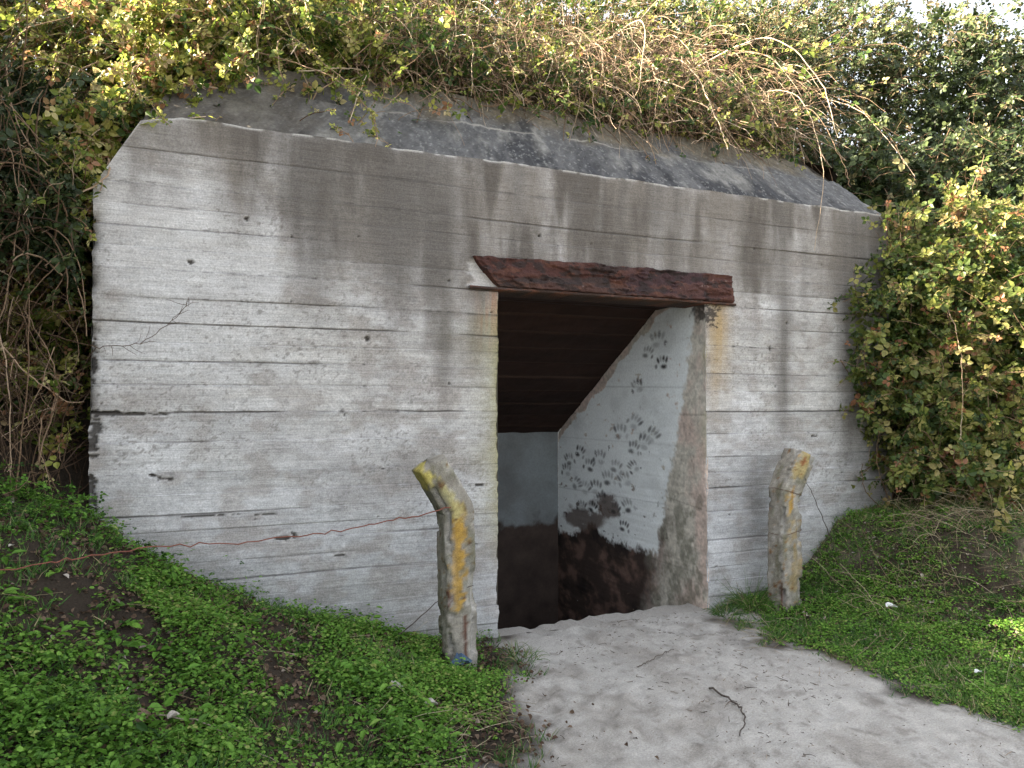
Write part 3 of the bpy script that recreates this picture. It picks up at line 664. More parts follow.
# extra bare stems: dry vertical ones at the left edge, and long drooping ones over the roof
r = np.random.default_rng(77)
n = 240
x = r.uniform(-1.5, -.47, n); y = r.uniform(-.3, .45, n); z = ground_z(x, y) - .03
C = canes(np.stack([x, y, z], 1), np.array([.0, -.1, .9]) + r.normal(0, .5, (n, 3)), r.uniform(.6, 2.0, n), 12, r.uniform(.0, 1.6, n), .16, r)
n2 = 260; x = r.uniform(-1.4, -.5, n2); y = r.uniform(-.35, .3, n2); z = ground_z(x, y) + r.uniform(.4, 1.9, n2)
C2 = canes(np.stack([x, y, z], 1), r.normal(0, 1, (n2, 3)) * [1, .6, .8] + [0, 0, -.3], r.uniform(.2, .7, n2), 12, r.uniform(0, 1, n2), .18, r)
off_ = lambda A: A[~((A[..., 0] > -.43) & (A[..., 1] < .03)).any(1)]
C = off_(C); C2 = off_(C2); n, n2 = len(C), len(C2)
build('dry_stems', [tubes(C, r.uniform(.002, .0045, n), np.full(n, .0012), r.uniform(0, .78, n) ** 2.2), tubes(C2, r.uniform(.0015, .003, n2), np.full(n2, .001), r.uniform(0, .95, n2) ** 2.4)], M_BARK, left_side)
n = 1600
x = r.uniform(1.1, 5.1, n); x = np.where(r.uniform(0, 1, n) < .4, r.normal(3.6, .45, n), x); y = r.uniform(.52, 1.3, n); z = ground_z(x, y) + r.uniform(.0, .9, n)
C = canes(np.stack([x, y, z], 1), np.array([.1, -.6, .2]) + r.normal(0, .7, (n, 3)), r.uniform(.35, .95, n), 12, r.uniform(.6, 3.0, n), .13, r)
build('dry_stems', [tubes(C, r.uniform(.0015, .004, n), np.full(n, .001), r.uniform(.15, 1, n))], M_BARK, mid)
def cane(parent, pts, rad, tint, name='cane', mat=M_BARK, twigs=0, seed=0):
    """one cane through given points, with small side twigs, as a part of its bush"""
    rr = np.random.default_rng(seed)
    pts = np.array(pts, float); t = np.linspace(0, len(pts) - 1, 8 * (len(pts) - 1) + 1)
    # catmull-rom through the points
    ext = np.concatenate([[2 * pts[0] - pts[1]], pts, [2 * pts[-1] - pts[-2]]])
    i = np.clip(np.floor(t).astype(int), 0, len(pts) - 2); f = (t - i)[:, None]
    p0, p1, p2, p3 = ext[i], ext[i + 1], ext[i + 2], ext[i + 3]
    c = .5 * ((2 * p1) + (-p0 + p2) * f + (2 * p0 - 5 * p1 + 4 * p2 - p3) * f ** 2 + (-p0 + 3 * p1 - 3 * p2 + p3) * f ** 3)
    c[1:-1] += rr.normal(0, .004, (len(c) - 2, 3))
    packs = [tubes(c[None], np.array([rad]), np.array([rad * .5]), np.array([tint]), 6)]
    if twigs:
        k = rr.integers(len(c) // 4, len(c), twigs)
        d = norm(rr.normal(0, 1, (twigs, 3)) * [1, .4, 1] + 1.2 * norm(np.gradient(c, axis=0))[k])
        packs.append(tubes(canes(c[k], d, rr.uniform(.03, .12, twigs), 5, rr.uniform(-.3, .5, twigs), .15, rr), np.full(twigs, rad * .55), np.full(twigs, rad * .3), np.full(twigs, tint)))
    return build(name, packs, mat, parent) if parent is not None else packs, c
LONG = [[(3.3, .9, 4.3), (3.6, .35, 4.2), (3.75, .12, 3.7), (3.78, .02, 3.42)], [(3.5, .8, 4.2), (3.35, .3, 3.95), (3.2, .16, 3.55)], [(2.9, .8, 4.3), (2.75, .3, 4.0), (2.72, .18, 3.6), (2.7, .1, 3.45)],
        [(4.3, .7, 4.1), (4.5, .1, 4.0), (4.6, -.1, 3.4), (4.55, -.06, 2.7)], [(3.9, .8, 4.3), (4.3, .2, 4.45), (4.6, -.05, 4.1), (4.75, -.12, 3.6)], [(2.2, .8, 4.0), (2.1, .35, 4.0), (2.15, .2, 3.6)],
        [(4.2, .8, 4.0), (3.9, .3, 3.7), (3.6, .22, 3.5)], [(3.4, .7, 4.0), (3.7, .25, 3.85), (4.0, .1, 3.45)], [(1.7, .8, 4.0), (1.55, .3, 3.9), (1.6, .1, 3.45)], [(3.1, .7, 4.4), (3.15, .2, 4.35), (3.05, .1, 3.8)],
        [(4.6, .7, 3.9), (4.75, .2, 3.95), (4.9, .0, 3.5), (4.95, -.05, 3.25)]]
for k, pts in enumerate(LONG): cane(mid, pts, [.005, .004, .004, .0035, .006, .004, .004, .004, .003, .005, .004][k], [.9, .75, .7, .85, .95, .7, .9, .8, .6, .85, .6][k], seed=500 + k, twigs=3)
_, cl = cane(left_top, [(-.6, .5, 3.2), (-.35, .0, 2.75), (-.62, -.15, 2.45)], .007, .75, seed=520, twigs=4)
for k, pts in enumerate([[(.4, .6, 3.9), (.55, .15, 3.75), (.95, .0, 3.42), (1.3, -.02, 3.35)], [(.2, .6, 3.8), (.75, .05, 3.5), (1.05, .02, 3.30), (1.1, -.02, 3.1)], [(-.1, .4, 3.6), (-.25, -.05, 3.25), (-.05, -.12, 2.98)], [(-.9, .4, 3.4), (-.75, -.1, 2.9), (-.5, -.15, 2.55)]]):
    _, c = cane(left_top, pts, .0045, .65, seed=530 + k, twigs=5)
    if k < 3: tag(build('leaf_spray', [leaves_on(np.stack([c[8:], c[8:] + .001]).reshape(2, -1, 3), np.random.default_rng(540 + k), 1.6, .020, .0, (.72, .15))], M_BRAM, left_top), None, None, None, 'stuff')
# thin bare twig reaching across the wall at the left
cane(left_side, [(-.62, -.05, 1.86), (-.38, -.09, 1.79), (-.16, -.10, 1.83), (.02, -.10, 2.0), (.05, -.10, 2.06)], .0028, .15, 'bare_twig', twigs=16, seed=550)
0 and cane(left_side, [(-.5, -.07, 1.84), (-.2, -.10, 1.86), (.0, -.11, 1.90), (.1, -.10, 1.90)], .003, .15, 'bare_twig', twigs=8, seed=551)
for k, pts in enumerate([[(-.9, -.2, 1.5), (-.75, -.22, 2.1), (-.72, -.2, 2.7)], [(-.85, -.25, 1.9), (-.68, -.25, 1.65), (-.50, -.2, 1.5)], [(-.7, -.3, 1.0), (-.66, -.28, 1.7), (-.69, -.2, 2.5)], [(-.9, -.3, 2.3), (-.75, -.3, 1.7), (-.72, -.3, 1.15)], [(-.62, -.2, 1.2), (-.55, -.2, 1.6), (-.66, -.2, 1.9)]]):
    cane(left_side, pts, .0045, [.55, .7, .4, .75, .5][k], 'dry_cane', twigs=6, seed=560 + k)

# --- shrubs against the sky at the upper right, one by one
G = 'dark shrubs on the mound at the upper right'
shrub('dark_shrub', 'dark glossy shrub directly behind the drooping dry canes on the roof', 'shrub', [((5.5, 1.9, 4.5), (1.15, .8, 1.3)), ((4.7, 2.3, 5.0), (1.0, .8, 1.0))], 601, 1500, 1.7, .034, (.55, .28), M_DARK, 5000, group=G)
shrub('dark_shrub', 'tall dark shrub with its crown leaving the top of the picture beside the sky gap', 'shrub', [((7.2, 2.5, 4.9), (1.25, 1.0, 1.75)), ((6.5, 2.9, 5.7), (1.0, .9, 1.0)), ((7.8, 2.6, 5.95), (1.0, .8, .95))], 602, 1700, 1.7, .034, (.55, .28), M_DARK, 5000, group=G)
shrub('dark_shrub', 'dark shrub whose ragged top stands against the white sky at the right', 'shrub', [((8.7, 2.0, 4.95), (1.25, 1.0, 1.8)), ((9.9, 2.0, 4.95), (1.2, 1.0, 1.75))], 603, 1700, .9, .055, (.5, .25), M_DARK, 5000, group=G)
shrub('dark_shrub', 'low dark shrub squeezed between the roof corner and the sunlit bush', 'shrub', [((6.4, 1.0, 3.3), (1.1, .6, 1.05)), ((7.8, .9, 3.4), (1.1, .7, 1.1))], 604, 1500, .9, .055, (.4, .25), M_DARK, 4500, group=G)
# --- the bush hiding the right edge of the bunker
rb = shrub('leafy_bush', 'large leafy bush with a sunlit top hiding the right edge of the bunker', 'bush', [((6.25, -.05, 2.05), (1.15, .95, 1.42)), ((5.38, -.15, 1.95), (.64, .45, 1.15)), ((7.5, -.2, 2.1), (1.2, 1.1, 1.4)), ((5.75, -.4, 1.2), (.75, .45, .6)), ((6.9, -.6, 1.3), (1.1, .6, .8)), ((5.9, -.75, .95), (.85, .4, .4))], 611, 3600, 1.3, .046, (.58, .24), M_ELDER, 11000, amp=.2)
for k, pts in enumerate([[(5.6, -.6, .8), (5.25, -.75, 1.1), (5.2, -.8, 1.5)], [(6.2, -.9, .9), (5.8, -1.0, 1.25), (5.55, -1.0, 1.0)], [(5.4, -.5, 2.4), (5.25, -.75, 1.9), (5.2, -.8, 1.5)], [(6.4, -1.1, 1.9), (6.2, -1.15, 1.5), (6.1, -1.15, 1.35)], [(5.1, -.25, .75), (4.95, -.28, 1.0), (4.93, -.3, 1.3)], [(5.0, -.25, .7), (4.83, -.26, .85), (4.78, -.28, 1.05)]]):
    cane(rb, pts, .004, [.9, .85, .7, .8, .35, .3][k], seed=620 + k, twigs=3)
# brambles added outside the frame at the left to keep the low sun off the ground
for sd, cx_, cy_, lab in ((631, -3.0, -.78, 'added unseen sun-blocking brambles nearest the bunker, left of the picture'), (632, -3.4, -2.6, 'added unseen sun-blocking brambles in the middle, left of the picture'), (633, -3.8, -4.4, 'added unseen sun-blocking brambles nearest the camera, left of the picture')):
    shrub('bramble_sun_blocker', lab, 'bramble', [((cx_, cy_, 2.9), (1.1, 1.0, 1.6)), ((cx_ + .1, cy_ + .15, 4.8), (1.15, 1.28, 1.5))], sd, 1300, 1.0, .095, (.4, .2), M_BRAM, 16000, group='added sun-blocking brambles on the left')

# ---------------------------------------------------------------- posts
def make_post(name, label, base, rot, bendx, bendy, lean, seed, lichen, hgt):
    r = np.random.default_rng(seed)
    root = empty(name, base, label, 'post', 'bent concrete posts beside the doorway')
    K = 100; S = 9
    t = np.linspace(0, 1, K); L = t * hgt
    th = np.arctan2(bendx, .27) * ss(L, hgt * .755 - .016, hgt * .755 + .016)
    dl = np.diff(L, prepend=0)
    cxp = np.cumsum(np.sin(th) * dl); z = np.cumsum(np.cos(th) * dl)
    cxp = cxp + lean[0] * z; cyp = bendy * ss(L, hgt * .75, hgt)
    ang = np.linspace(0, 4, 4 * S, endpoint=False)
    side = np.floor(ang).astype(int); f = ang - side
    cor = np.array([[-1, -1], [1, -1], [1, 1], [-1, 1]], float)
    sq = cor[side] * (1 - f[:, None]) + cor[(side + 1) % 4] * f[:, None]
    m = np.abs(sq).max(1); l = np.hypot(sq[:, 0], sq[:, 1]); sq = sq * (np.minimum(1, 1.33 / l))[:, None]
    ca, sa = math.cos(rot), math.sin(rot)
    sq = np.stack([sq[:, 0] * ca - sq[:, 1] * sa, sq[:, 0] * sa + sq[:, 1] * ca], 1)
    V = []; Cc = []
    for k in range(K):
        w = .090 * (1 - .06 * t[k]) * (1 - .12 * np.exp(-((t[k] - .02) / .06) ** 2))
        nn = fbm(ang * 1.7 + seed, np.full_like(ang, z[k] * 9), seed, 4) - .5
        chip = ss(fbm(ang * 2.2 + seed * 3, np.full_like(ang, z[k] * 6), seed + 3, 4), .56, .62) * np.abs(np.abs(f - .5) * 2) ** 2
        wr = w * (1 + .06 * nn - .40 * chip + .10 * (fbm(ang * 6 + seed, np.full_like(ang, z[k] * 40), seed + 1, 3) - .5))
        x = cxp[k] + sq[:, 0] * wr * math.cos(th[k]); y = cyp[k] + sq[:, 1] * wr
        V.append(np.stack([x, y, z[k] - sq[:, 0] * wr * math.sin(th[k])], 1))
        c = np.zeros((len(ang), 3)) + np.array([.25, .23, .195])
        c = mixc(c, [.40, .385, .35], ss(fbm(ang * 5, np.full_like(ang, z[k] * 16), seed + 5, 4), .5, .7) * .6)
        c = mixc(c, [.12, .115, .07], ss(fbm(ang * 3, np.full_like(ang, z[k] * 8), seed + 6, 5), .45, .68) * .7)
        for (s0, w0, z0, z1, amt, colr) in lichen:
            d = np.minimum(np.abs(ang - s0), 4 - np.abs(ang - s0))
            g = np.exp(-(d / w0) ** 2) * ss(z[k], z0 - .03, z0 + .05) * ss(z1 - z[k], -.03, .05)
            g = ss(g * (.4 + 1.1 * fbm(ang * 2, np.full_like(ang, z[k] * 7), seed + 9, 3)) + (fbm(ang * 7, np.full_like(ang, z[k] * 30), seed + 7, 5) - .5) * 1.7, .26, .70)
            c = mixc(c, colr, g * amt)
        c = mixc(c, [.40, .385, .36], chip * .7)
        c = c * (1 + (fbm(ang * 9, np.full_like(ang, z[k] * 60), seed + 11, 4) - .5) * .8)[:, None]
        Cc.append(c)
    V = np.concatenate(V); Cc = np.concatenate(Cc); n = len(ang)
    i = np.arange(K * n).reshape(K, n); j = np.roll(i, -1, 1)
    F = np.stack([i[:-1], j[:-1], j[1:], i[1:]], -1).reshape(-1, 4)
    # cap: shrinking rings
    last = V[-n:]; cen = last.mean(0); caps = []; capc = []
    for q, hh in ((.75, .006), (.4, .010), (.02, .012)):
        caps.append(cen + (last - cen) * q + np.array([math.sin(th[-1]), 0, math.cos(th[-1])]) * hh + r.normal(0, .002, (n, 3))); capc.append(Cc[-n:])
    V = np.concatenate([V] + caps); Cc = np.concatenate([Cc] + capc)
    i = np.arange(4 * n).reshape(4, n) + (K - 1) * n; j = np.roll(i, -1, 1)
    F = np.concatenate([F, np.stack([i[:-1], j[:-1], j[1:], i[1:]], -1).reshape(-1, 4)])
    V = V + np.array(base)
    mesh_obj('shaft', V, F, M_POST, root, {'col': ('POINT', 'FLOAT_COLOR', Cc)}, True)
    return root
YEL = (.37, .225, .05); PALE = (.38, .34, .16); RUST = (.085, .033, .02)
b1 = (1.46, -.50, float(ground_z(1.46, -.50)) - .06); b2 = (4.0, -.29, float(ground_z(4.0, -.29)) - .08)
post1 = make_post('bent_post', 'bent concrete post with a broad orange lichen stripe, left of the doorway', b1, math.radians(2), -.165, -.03, (-.03, .0), 701,
    [(.36, .27, .36, .98, .98, YEL), (.36, .25, .85, 1.08, .85, PALE), (3.6, .8, 1.06, 1.3, .9, (.45, .38, .10)), (.55, .09, .07, .34, .95, RUST), (.02, .13, .38, .48, .95, RUST), (.0, .12, .88, 1.0, .9, RUST), (.3, .2, 1.05, 1.1, .9, RUST)], 1.22)
post2 = make_post('bent_post', 'grey bent concrete post with small lichen spots, right of the doorway', b2, math.radians(-2), .115, -.02, (.012, .0), 702,
    [(.45, .32, .98, 1.28, .8, (.36, .28, .12)), (.65, .4, .2, .72, .7, (.27, .20, .09)), (.35, .17, .74, .93, .95, YEL), (.45, .14, 1.08, 1.16, .95, (.24, .09, .04)), (3.9, .14, .06, .26, .95, RUST)], 1.20)
def ringwire(parent, c, w, tilt, seed):
    a = np.linspace(0, 2 * math.pi, 29)
    s = np.maximum(np.abs(np.cos(a)), np.abs(np.sin(a)))
    rr = w * np.minimum(1 / s, 1.24)
    ro = 0
    p = np.stack([c[0] + rr * np.cos(a + ro), c[1] + rr * np.sin(a + ro), c[2] + tilt * np.cos(a)], 1)
    v, f, t = tubes(p[None], np.array([.0018]), np.array([.0018]), np.array([.1]), 6)
    return mesh_obj('wire_loop', v, f, M_WIRE, parent, {'col': ('POINT', 'FLOAT_COLOR', np.zeros((len(v), 3)) + [.10, .045, .03])})
ringwire(post2, (b2[0] + .01, b2[1], b2[2] + .62), .088, .02, 1); ringwire(post2, (b2[0] + .012, b2[1], b2[2] + .90), .090, -.03, 2)
0 and ringwire(post1, (b1[0] - .012, b1[1], b1[2] + .93), .090, -.02, 3)
for nm, pts, pr_, rad in (('wire_end', [(1.52, -.60, .95 ), (1.50, -.61, .93)], post1, .008),):
    pass
def wire(name, label, pts, rad, colr, seed, cat='wire'):
    packs, c = cane(None, pts, rad, .5, seed=seed)
    v, f, t = packs[0]
    o = mesh_obj(name, v, f, M_WIRE, None, {'col': ('POINT', 'FLOAT_COLOR', np.zeros((len(v), 3)) + colr)})
    return tag(o, label, cat)
zg = lambda x, y: float(ground_z(x, y))
wire('rusty_wire', 'thin rusty red wire running from the left post along the wall into the weeds', [(1.385, -.58, .925), (1.075, -.65, .891), (.80, -.75, .872), (.535, -.85, .868), (.21, -1.12, .895), (-.092, -1.38, .945), (-.308, -1.626, .965), (-.507, -1.762, .975), (-1.2, -2.2, 1.1)], .0036, (.17, .062, .042), 801)
wire('leaning_stick', 'thin bare stick leaning behind the lichen striped post', [(1.05, -.22, .08), (1.22, -.30, .22), (1.40, -.42, .40), (1.50, -.62, .50)], .004, (.10, .075, .065), 802, 'stick')
wire('leaning_stick', 'thin dark stick leaning on the wall beside the grey post', [(4.65, -.10, .45), (4.40, -.22, .72), (4.10, -.40, .97)], .004, (.09, .07, .06), 803, 'stick')
wire('curved_twig', 'dark curved twig lying on the sand path right of the middle', [(x_, y_, zg(x_, y_) + h_) for x_, y_, h_ in ((2.567, -1.28, .008), (2.55, -1.48, .02), (2.47, -1.67, .02), (2.33, -1.80, .008))], .0055, (.075, .06, .05), 804, 'twig')
wire('curved_twig', 'short thin twig lying flat on the sand in front of the doorway', [(2.4, -.85, zg(2.4, -.85) + .008), (2.52, -.80, zg(2.52, -.80) + .014), (2.70, -.70, zg(2.70, -.70) + .012), (2.78, -.66, zg(2.78, -.66) + .008)], .003, (.10, .08, .065), 805, 'twig')
wire('curved_twig', 'pale dry stick lying on the weeds on the left bank', [(-.05, -1.55, zg(-.05, -1.55) + .03), (.12, -1.62, zg(.12, -1.62) + .04), (.35, -1.72, zg(.35, -1.72) + .03)], .003, (.24, .2, .15), 806, 'twig')

# ---------------------------------------------------------------- ground cover
r = np.random.default_rng(901)
def scatter(n, X, Yr, dens):
    x = r.uniform(*X, n); y = r.uniform(*Yr, n)
    k = r.uniform(0, 1, n) < dens(x, y)
    return x[k], y[k]
def veg_ok(x, y): return (1 - sand_at(x, y)) * (y < -.02)
def plants(x, y, leaves, hgt, size, tint, clump, tmpl=(ROUND_V, LQ), spread=.6):
    n = len(x); z = ground_z(x, y)
    X = np.repeat(x, leaves); Yy = np.repeat(y, leaves); Z = np.repeat(z, leaves); m = len(X)
    hh = np.repeat(hgt * r.uniform(.3, 1.3, n) * (.35 + 1.5 * ss(fbm(x * 4.5, y * 4.5, 960, 4), .3, .7)), leaves) * r.uniform(.5, 1.2, m)
    a = r.uniform(0, 2 * math.pi, m); d = r.uniform(.1, 1, m) * hh * spread + .004
    P = np.stack([X + np.cos(a) * d, Yy + np.sin(a) * d, Z + hh], 1)
    D = np.stack([np.cos(a), np.sin(a), r.normal(-.1, .3, m)], 1)
    Nn = UP + r.normal(0, .35, (m, 3)) 
    T = np.clip(r.normal(tint[0], tint[1], m) + np.repeat(clump(x, y), leaves), 0, 1)
    return inst(P, D, Nn, r.uniform(.55, 1.3, m) * size, T, *tmpl)
BLADE_V = np.array([[-.035, 0, 0], [.035, 0, 0], [-.03, .45, .10], [.03, .45, .10], [-.006, 1, -.06], [.006, 1, -.06]]); BLADE_Q = np.array([[0, 1, 3, 2], [2, 3, 5, 4]])
def blades(x, y, per, hgt, tint, clump, flat=.5, wid=1.0):
    n = len(x); z = ground_z(x, y)
    X = np.repeat(x, per) + r.normal(0, .012, n * per); Yy = np.repeat(y, per) + r.normal(0, .012, n * per); m = n * per
    Z = np.repeat(z, per) - .005
    D = r.normal(0, flat, (m, 3)); D[:, 2] = np.abs(D[:, 2]) * .4 + .6
    T = np.clip(r.normal(tint[0], tint[1], m) + np.repeat(clump(x, y), per), 0, 1)
    tv = BLADE_V * np.array([wid, 1, 1])
    return inst(np.stack([X, Yy, Z], 1), D, r.normal(0, 1, (m, 3)) + [0, -.3, .3], hgt * r.uniform(.4, 1.3, m), T, tv, BLADE_Q)
TRI_T = (TRI_V, TRI_Q)
cl2 = lambda s, a: (lambda x, y: (fbm(x * 2.5, y * 2.5, s, 3) - .5) * 2 * a)
# left bank: leafy chickweed-like cover, patchy with dark gaps towards the left
dl_ = lambda x, y: XB(y) - x
def dens_left(x, y):
    d = dl_(x, y); n1 = fbm(x * 2.0, y * 2.0, 910, 4)
    bare = ss(n1 + .34 * ss(-x + .35 * y + .45, -.2, .9) + .28 * ss(-x - .05, 0, .35) * ss(y + 1.5, 0, .4) , .53, .66)
    return veg_ok(x, y) * ss(d, .0, .5) * (1 - .93 * bare) * (d > 0)
x, y = scatter(36000, (-1.9, 2.0), (-3.3, -.02), dens_left)
P1 = plants(x, y, 7, .042, .016, (.58, .22), cl2(911, .3))
x, y = scatter(2500, (-1.6, .7), (-2.6, -.05), lambda x, y: veg_ok(x, y) * ss(-x + .7, 0, 1.0) * ss(fbm(x * 2.6, y * 2.6, 913, 4), .42, .55))
P2 = plants(x, y, 5, .075, .020, (.42, .22), cl2(912, .3), TRI_T)
x, y = scatter(1500, (-1.8, 1.8), (-3.2, -.05), lambda x, y: veg_ok(x, y) * ss(dl_(x, y), .2, .6) * ss(fbm(x * 2.2, y * 2.2, 914, 3), .5, .6))
P2b = plants(x, y, 6, .05, .038, (.5, .2), cl2(917, .25), (LEAFLET * [.75, 1.2, 1.4], LQ), 1.0)
tag(build('leafy_weeds', [P1, P2, P2b], M_CLOV), 'low bright green leafy weeds carpeting the left bank', 'weeds', None, 'stuff')
x, y = scatter(5200, (-1.9, 2.0), (-3.3, -.02), lambda x, y: veg_ok(x, y) * ss(dl_(x, y), -.25, .25) * (.15 + .85 * (fbm(x * 3, y * 3, 915, 3) > .5)))
G1 = blades(x, y, 8, .065, (.55, .25), cl2(916, .2), .5)
tag(build('grass', [G1], M_GRASS), 'short grass blades between the weeds on the left bank', 'grass', None, 'stuff')
# right bank: mossy short green cover and grass
drr = lambda x, y: x - XR(y)
def dens_right(x, y):
    d = drr(x, y); n1 = fbm(x * 1.9, y * 1.9, 920, 4)
    bare = ss(n1 + .30 * ss(x - 4.2 + (-y - .8) * .25, 0, 1.2) * ss(-y, .8, 1.4) + .35 * ss(x - 4.55 + y * .55, .2, .8), .56, .7)
    return veg_ok(x, y) * ss(d, .0, .35) * (1 - .75 * bare)
x, y = scatter(30000, (3.2, 7.0), (-3.0, -.02), dens_right)
P3 = plants(x, y, 7, .03, .013, (.62, .22), cl2(921, .3))
tag(build('leafy_weeds', [P3], M_CLOV), 'fine bright green moss-like weeds on the right bank beside the path', 'weeds', None, 'stuff')
x, y = scatter(12000, (3.2, 7.0), (-3.2, -.02), lambda x, y: veg_ok(x, y) * ss(drr(x, y), -.15, .3) * (.25 + .75 * (fbm(x * 3, y * 3, 925, 3) > .47)))
G2 = blades(x, y, 8, .06, (.62, .28), cl2(926, .3), .6)
tag(build('grass', [G2], M_GRASS), 'short mixed green and dry grass on the right bank', 'grass', None, 'stuff')
def litter(n, X, Yr, dens, size, tint):
    x, y = scatter(n, X, Yr, dens); m = len(x)
    return inst(np.stack([x, y, ground_z(x, y) + r.uniform(.003, .022, m)], 1), r.normal(0, 1, (m, 3)) * [1, 1, .3], UP + r.normal(0, .5, (m, 3)), r.uniform(.5, 1.3, m) * size, np.clip(r.normal(tint, .13, m), 0, .7), LEAFLET * [1, 1, 2], LQ)
tag(build('leaf_litter', [litter(18000, (-1.9, 1.9), (-3.2, -.02), lambda x, y: veg_ok(x, y) * .9 + .02, .026, .16), litter(9000, (3.4, 7), (-3.0, -.02), lambda x, y: veg_ok(x, y) * ss(drr(x, y), .1, 1.2), .024, .36)], M_LITTER), 'brown rotting leaf litter covering the bare soil of both banks', 'leaf litter', None, 'stuff')
# straw and dead stalks
def straw(x, y, ln, tint, lift=.02, flat=True, rad=.0014):
    n = len(x); z = ground_z(x, y) + r.uniform(0, lift, n)
    D = r.normal(0, 1, (n, 3)); D[:, 2] = D[:, 2] * .12 + .05 if flat else np.abs(D[:, 2]) * .5 + .4
    C = canes(np.stack([x, y, z], 1), D, r.uniform(.4, 1.4, n) * ln, 6, r.uniform(0, .5 if flat else 1.5, n), .08, r)
    return tubes(C, np.full(n, rad), np.full(n, rad * .6), np.clip(r.normal(tint, .25, n), 0, 1), 3)
x1, y1 = scatter(900, (-1.5, 2.0), (-3.2, -.1), lambda x, y: veg_ok(x, y) * .5)
x2, y2 = scatter(1500, (.7, 1.9), (-2.1, -.9), lambda x, y: veg_ok(x, y) * ss(fbm(x * 3, y * 3, 930, 3), .45, .65) * (np.hypot(x - 1.1, y + 1.7) < .7))
x3, y3 = scatter(3000, (3.3, 6.5), (-3.0, -.2), lambda x, y: veg_ok(x, y) * ss(fbm(x * 2, y * 2, 931, 3), .42, .65))
tag(build('straw_litter', [straw(x1, y1, .14, .45), straw(x2, y2, .16, .65, .03), straw(x3, y3, .2, .55)], M_STRAW), 'dry straw and broken stalks strewn through the grass on both banks', 'straw', None, 'stuff')
n = 380; x = r.normal(5.35, .45, n); y = r.normal(-.75, .22, n)
tag(build('dry_grass', [straw(x, y, .32, .6, .05, False, .0018), straw(r.normal(5.6, .5, 160), r.normal(-.85, .2, 160), .35, .6, .08, True, .0018)], M_STRAW), 'tangle of dry upright grass at the foot of the right bush', 'dry grass', None, 'stuff')
x, y = scatter(5000, (-.5, 3.7), (-4.3, .1), lambda x, y: sand_at(x, y) * ss(fbm(x * 2.5, y * 2.5, 935, 4), .40, .65) * .6)
n = len(x)
tag(build('twig_litter', [straw(x, y, .022, .05, .003, True, .0018), straw(x[:n // 9], y[:n // 9], .07, .2, .004, True, .0016)], M_BARK), 'small dark twig and root crumbs scattered over the sand path', 'litter', None, 'stuff')
x, y = scatter(7000, (-.5, 3.8), (-4.3, .05), lambda x, y: sand_at(x, y) * (.25 + .75 * ss(fbm(x * 2, y * 2, 940, 3), .45, .65)))
m = len(x); PEB = np.array([[-1, -.8, 0], [1, -.7, 0], [.8, .9, 0], [-.9, .8, 0], [-.6, -.5, .8], [.5, -.6, .9], [.6, .4, .7], [-.5, .6, .8]]) * .5
PEBQ = np.array([[0, 1, 5, 4], [1, 2, 6, 5], [2, 3, 7, 6], [3, 0, 4, 7], [4, 5, 6, 7]])
tag(build('grit', [inst(np.stack([x, y, ground_z(x, y) - .001], 1), r.normal(0, 1, (m, 3)) * [1, 1, .1], UP + r.normal(0, .2, (m, 3)), .0025 + .006 * r.uniform(0, 1, m) ** 4, np.clip(r.normal(.45, .2, m), 0, .66), PEB, PEBQ)], M_LITTER), 'fine grit and shell crumbs lying on the sand path', 'grit', None, 'stuff')
# tufts
def tuft(name, label, x0, y0, h, nb, tint, spread, mat=M_GRASS):
    a = r.uniform(0, 2 * math.pi, nb); rr = spread * np.sqrt(r.uniform(0, 1, nb))
    x = x0 + np.cos(a) * rr; y = y0 + np.sin(a) * rr
    C = canes(np.stack([x, y, ground_z(x, y) - .01], 1), np.stack([np.cos(a) * .5, np.sin(a) * .5, np.ones(nb)], 1) + r.normal(0, .25, (nb, 3)), h * r.uniform(.5, 1.2, nb), 7, r.uniform(.6, 2.6, nb), .05, r)
    return tag(build(name, [tubes(C, np.full(nb, .0026), np.full(nb, .0006), np.clip(r.normal(tint, .2, nb), 0, 1), 3)], mat), label, 'grass tuft')
tuft('grass_tuft', 'drooping grass tuft at the wall just left of the grey post', 3.83, -.14, .26, 190, .72, .08)
tuft('grass_tuft', 'small green grass tuft at the right corner of the doorway', 3.60, -.14, .12, 110, .5, .07)
tuft('grass_tuft', 'green grass tuft at the foot of the lichen striped post', 1.62, -.55, .10, 120, .5, .09)
tuft('grass_tuft', 'sparse grass tuft at the sand edge below the left doorway corner', 1.86, -.45, .12, 90, .75, .10)
tuft('grass_tuft', 'dark green grass tuft among the weeds at the bottom left', .1, -1.95, .16, 120, .2, .08)
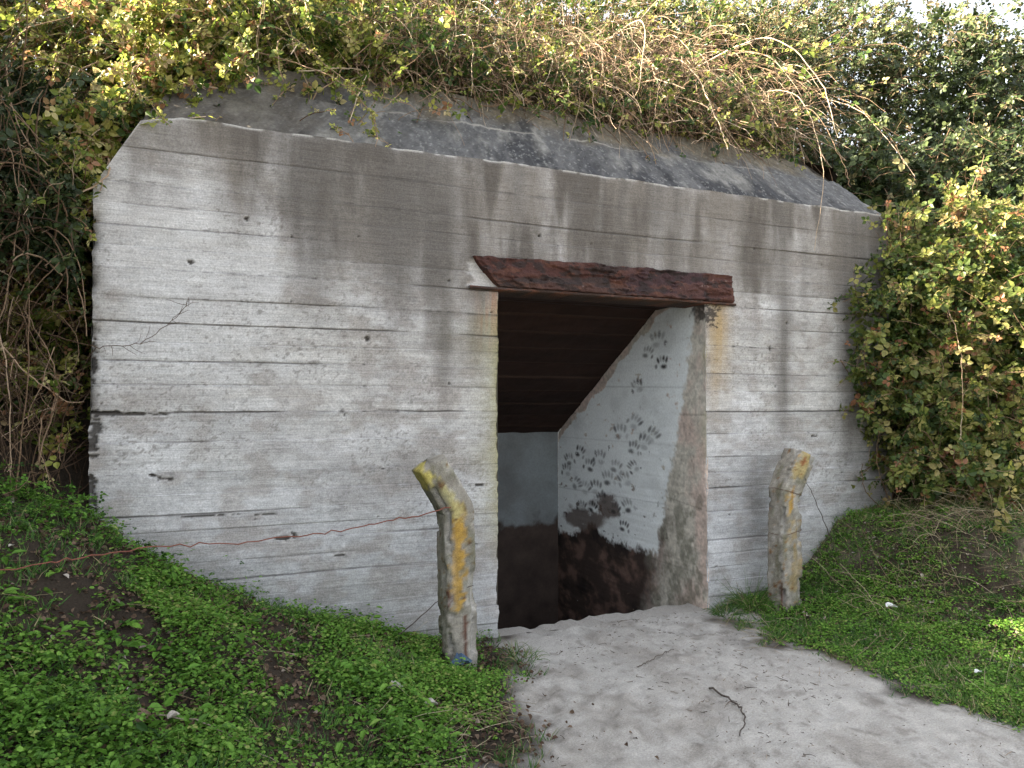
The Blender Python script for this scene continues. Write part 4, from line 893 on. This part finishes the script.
# dead leaves and scraps lying about
def scrap(name, label, cat, x0, y0, size, tint, lift=.05, group=None, seed=0, upn=(0, 0, 1), wide=1.0):
    rr = np.random.default_rng(seed)
    k = 14; a = np.linspace(0, 2 * math.pi, k, endpoint=False)
    rad = size * (.7 + .5 * rr.uniform(0, 1, k)); z0 = zg(x0, y0) + lift
    ro = rr.uniform(0, 3)
    def ring(q): 
        px = np.cos(a) * rad * q * wide; py = np.sin(a) * rad * q
        return np.stack([x0 + px * math.cos(ro) - py * math.sin(ro), y0 + px * math.sin(ro) + py * math.cos(ro), z0 + .35 * size * np.sin(a * 2 + ro) * q ** 2 + .25 * size * q * q + rr.normal(0, size * .05, k)], 1)
    V = np.concatenate([ring(1), ring(.6), ring(.05)]); V = np.concatenate([V, V - [0, 0, .0025]])
    i = np.arange(3 * k).reshape(3, k); j = np.roll(i, -1, 1)
    top = np.stack([i[:-1], j[:-1], j[1:], i[1:]], -1).reshape(-1, 4)
    rim = np.stack([i[0], i[0] + 3 * k, j[0] + 3 * k, j[0]], -1)
    F = np.concatenate([top, top[:, ::-1] + 3 * k, rim])
    return tag(mesh_obj(name, V, F, M_LITTER, None, {'tint': ('FACE', 'FLOAT', np.full(len(F), tint))}), label, cat, group)
scrap('cloth_scrap', 'crumpled blue scrap lying at the foot of the lichen striped post', 'scrap', 1.42, -.66, .055, .95, .05, None, 1001, wide=1.7)
scrap('paper_scrap', 'crumpled white scrap in the middle of the right bank', 'scrap', 4.38, -.86, .035, .78, .04, None, 1002)
scrap('paper_scrap', 'tiny white scrap near the right edge of the picture, close to the sand', 'scrap', 3.98, -1.75, .018, .8, .05, None, 1003)
scrap('dead_leaf', 'pale dead leaf in the straw where weeds meet sand below the left post', 'leaf', 1.06, -1.25, .035, .62, .05, None, 1004, wide=.6)
scrap('dead_leaf', 'whitish curled leaf on the weeds below the left post', 'leaf', .93, -1.12, .032, .66, .06, None, 1005, wide=.7)
scrap('dead_leaf', 'large pale leaf near the lower left, beside a brown one', 'leaf', .0, -1.58, .026, .56, .04, None, 1006, wide=.7)
scrap('dead_leaf', 'brown curled leaf near the lower left, beside a pale one', 'leaf', -.09, -1.66, .05, .3, .06, None, 1007, wide=.6)
scrap('dead_leaf', 'grey leaf lying lowest in the weeds at the bottom left', 'leaf', -.02, -2.0, .032, .55, .06, None, 1008, wide=.7)

# ---------------------------------------------------------------- light, sky, camera
S = Vector((-.81, .25, .53)).normalized()
sun = bpy.data.lights.new('sun', 'SUN'); sun.energy = 5.0; sun.angle = math.radians(.5); sun.color = (1, .86, .66)
so = bpy.data.objects.new('sun', sun); COL.objects.link(so); so.rotation_euler = S.to_track_quat('Z', 'Y').to_euler(); so.location = (-8, 3, 9)
w = bpy.data.worlds.new('World'); scene.world = w; w.use_nodes = True
nt = w.node_tree; nt.nodes.clear()
sky = nt.nodes.new('ShaderNodeTexSky'); sky.sky_type = 'NISHITA'; sky.sun_disc = False
sky.sun_elevation = math.asin(S.z); sky.sun_rotation = math.atan2(S.x, S.y); sky.dust_density = 2.5; sky.air_density = 1.0; sky.ozone_density = 1.0
hs = nt.nodes.new('ShaderNodeHueSaturation'); hs.inputs['Saturation'].default_value = .28   # thin white haze over the sky
bg = nt.nodes.new('ShaderNodeBackground'); bg.inputs['Strength'].default_value = .06
wo = nt.nodes.new('ShaderNodeOutputWorld')
nt.links.new(sky.outputs[0], hs.inputs['Color']); nt.links.new(hs.outputs[0], bg.inputs['Color']); nt.links.new(bg.outputs[0], wo.inputs['Surface'])
cam = bpy.data.cameras.new('camera'); co = bpy.data.objects.new('camera', cam); COL.objects.link(co)
cam.sensor_width = 36; cam.lens = 770 / 1024 * 36; cam.clip_start = .05; cam.clip_end = 600
co.location = CAM; co.rotation_euler = (math.radians(90 + 1.79), 0, math.radians(-23.5))
scene.camera = co
scene.view_settings.view_transform = 'Standard'; scene.view_settings.look = 'None'; scene.view_settings.gamma = 1; scene.view_settings.exposure = 3.57
scene.cycles.max_bounces = 8; scene.cycles.diffuse_bounces = 4; scene.cycles.transmission_bounces = 4; scene.cycles.use_denoising = True
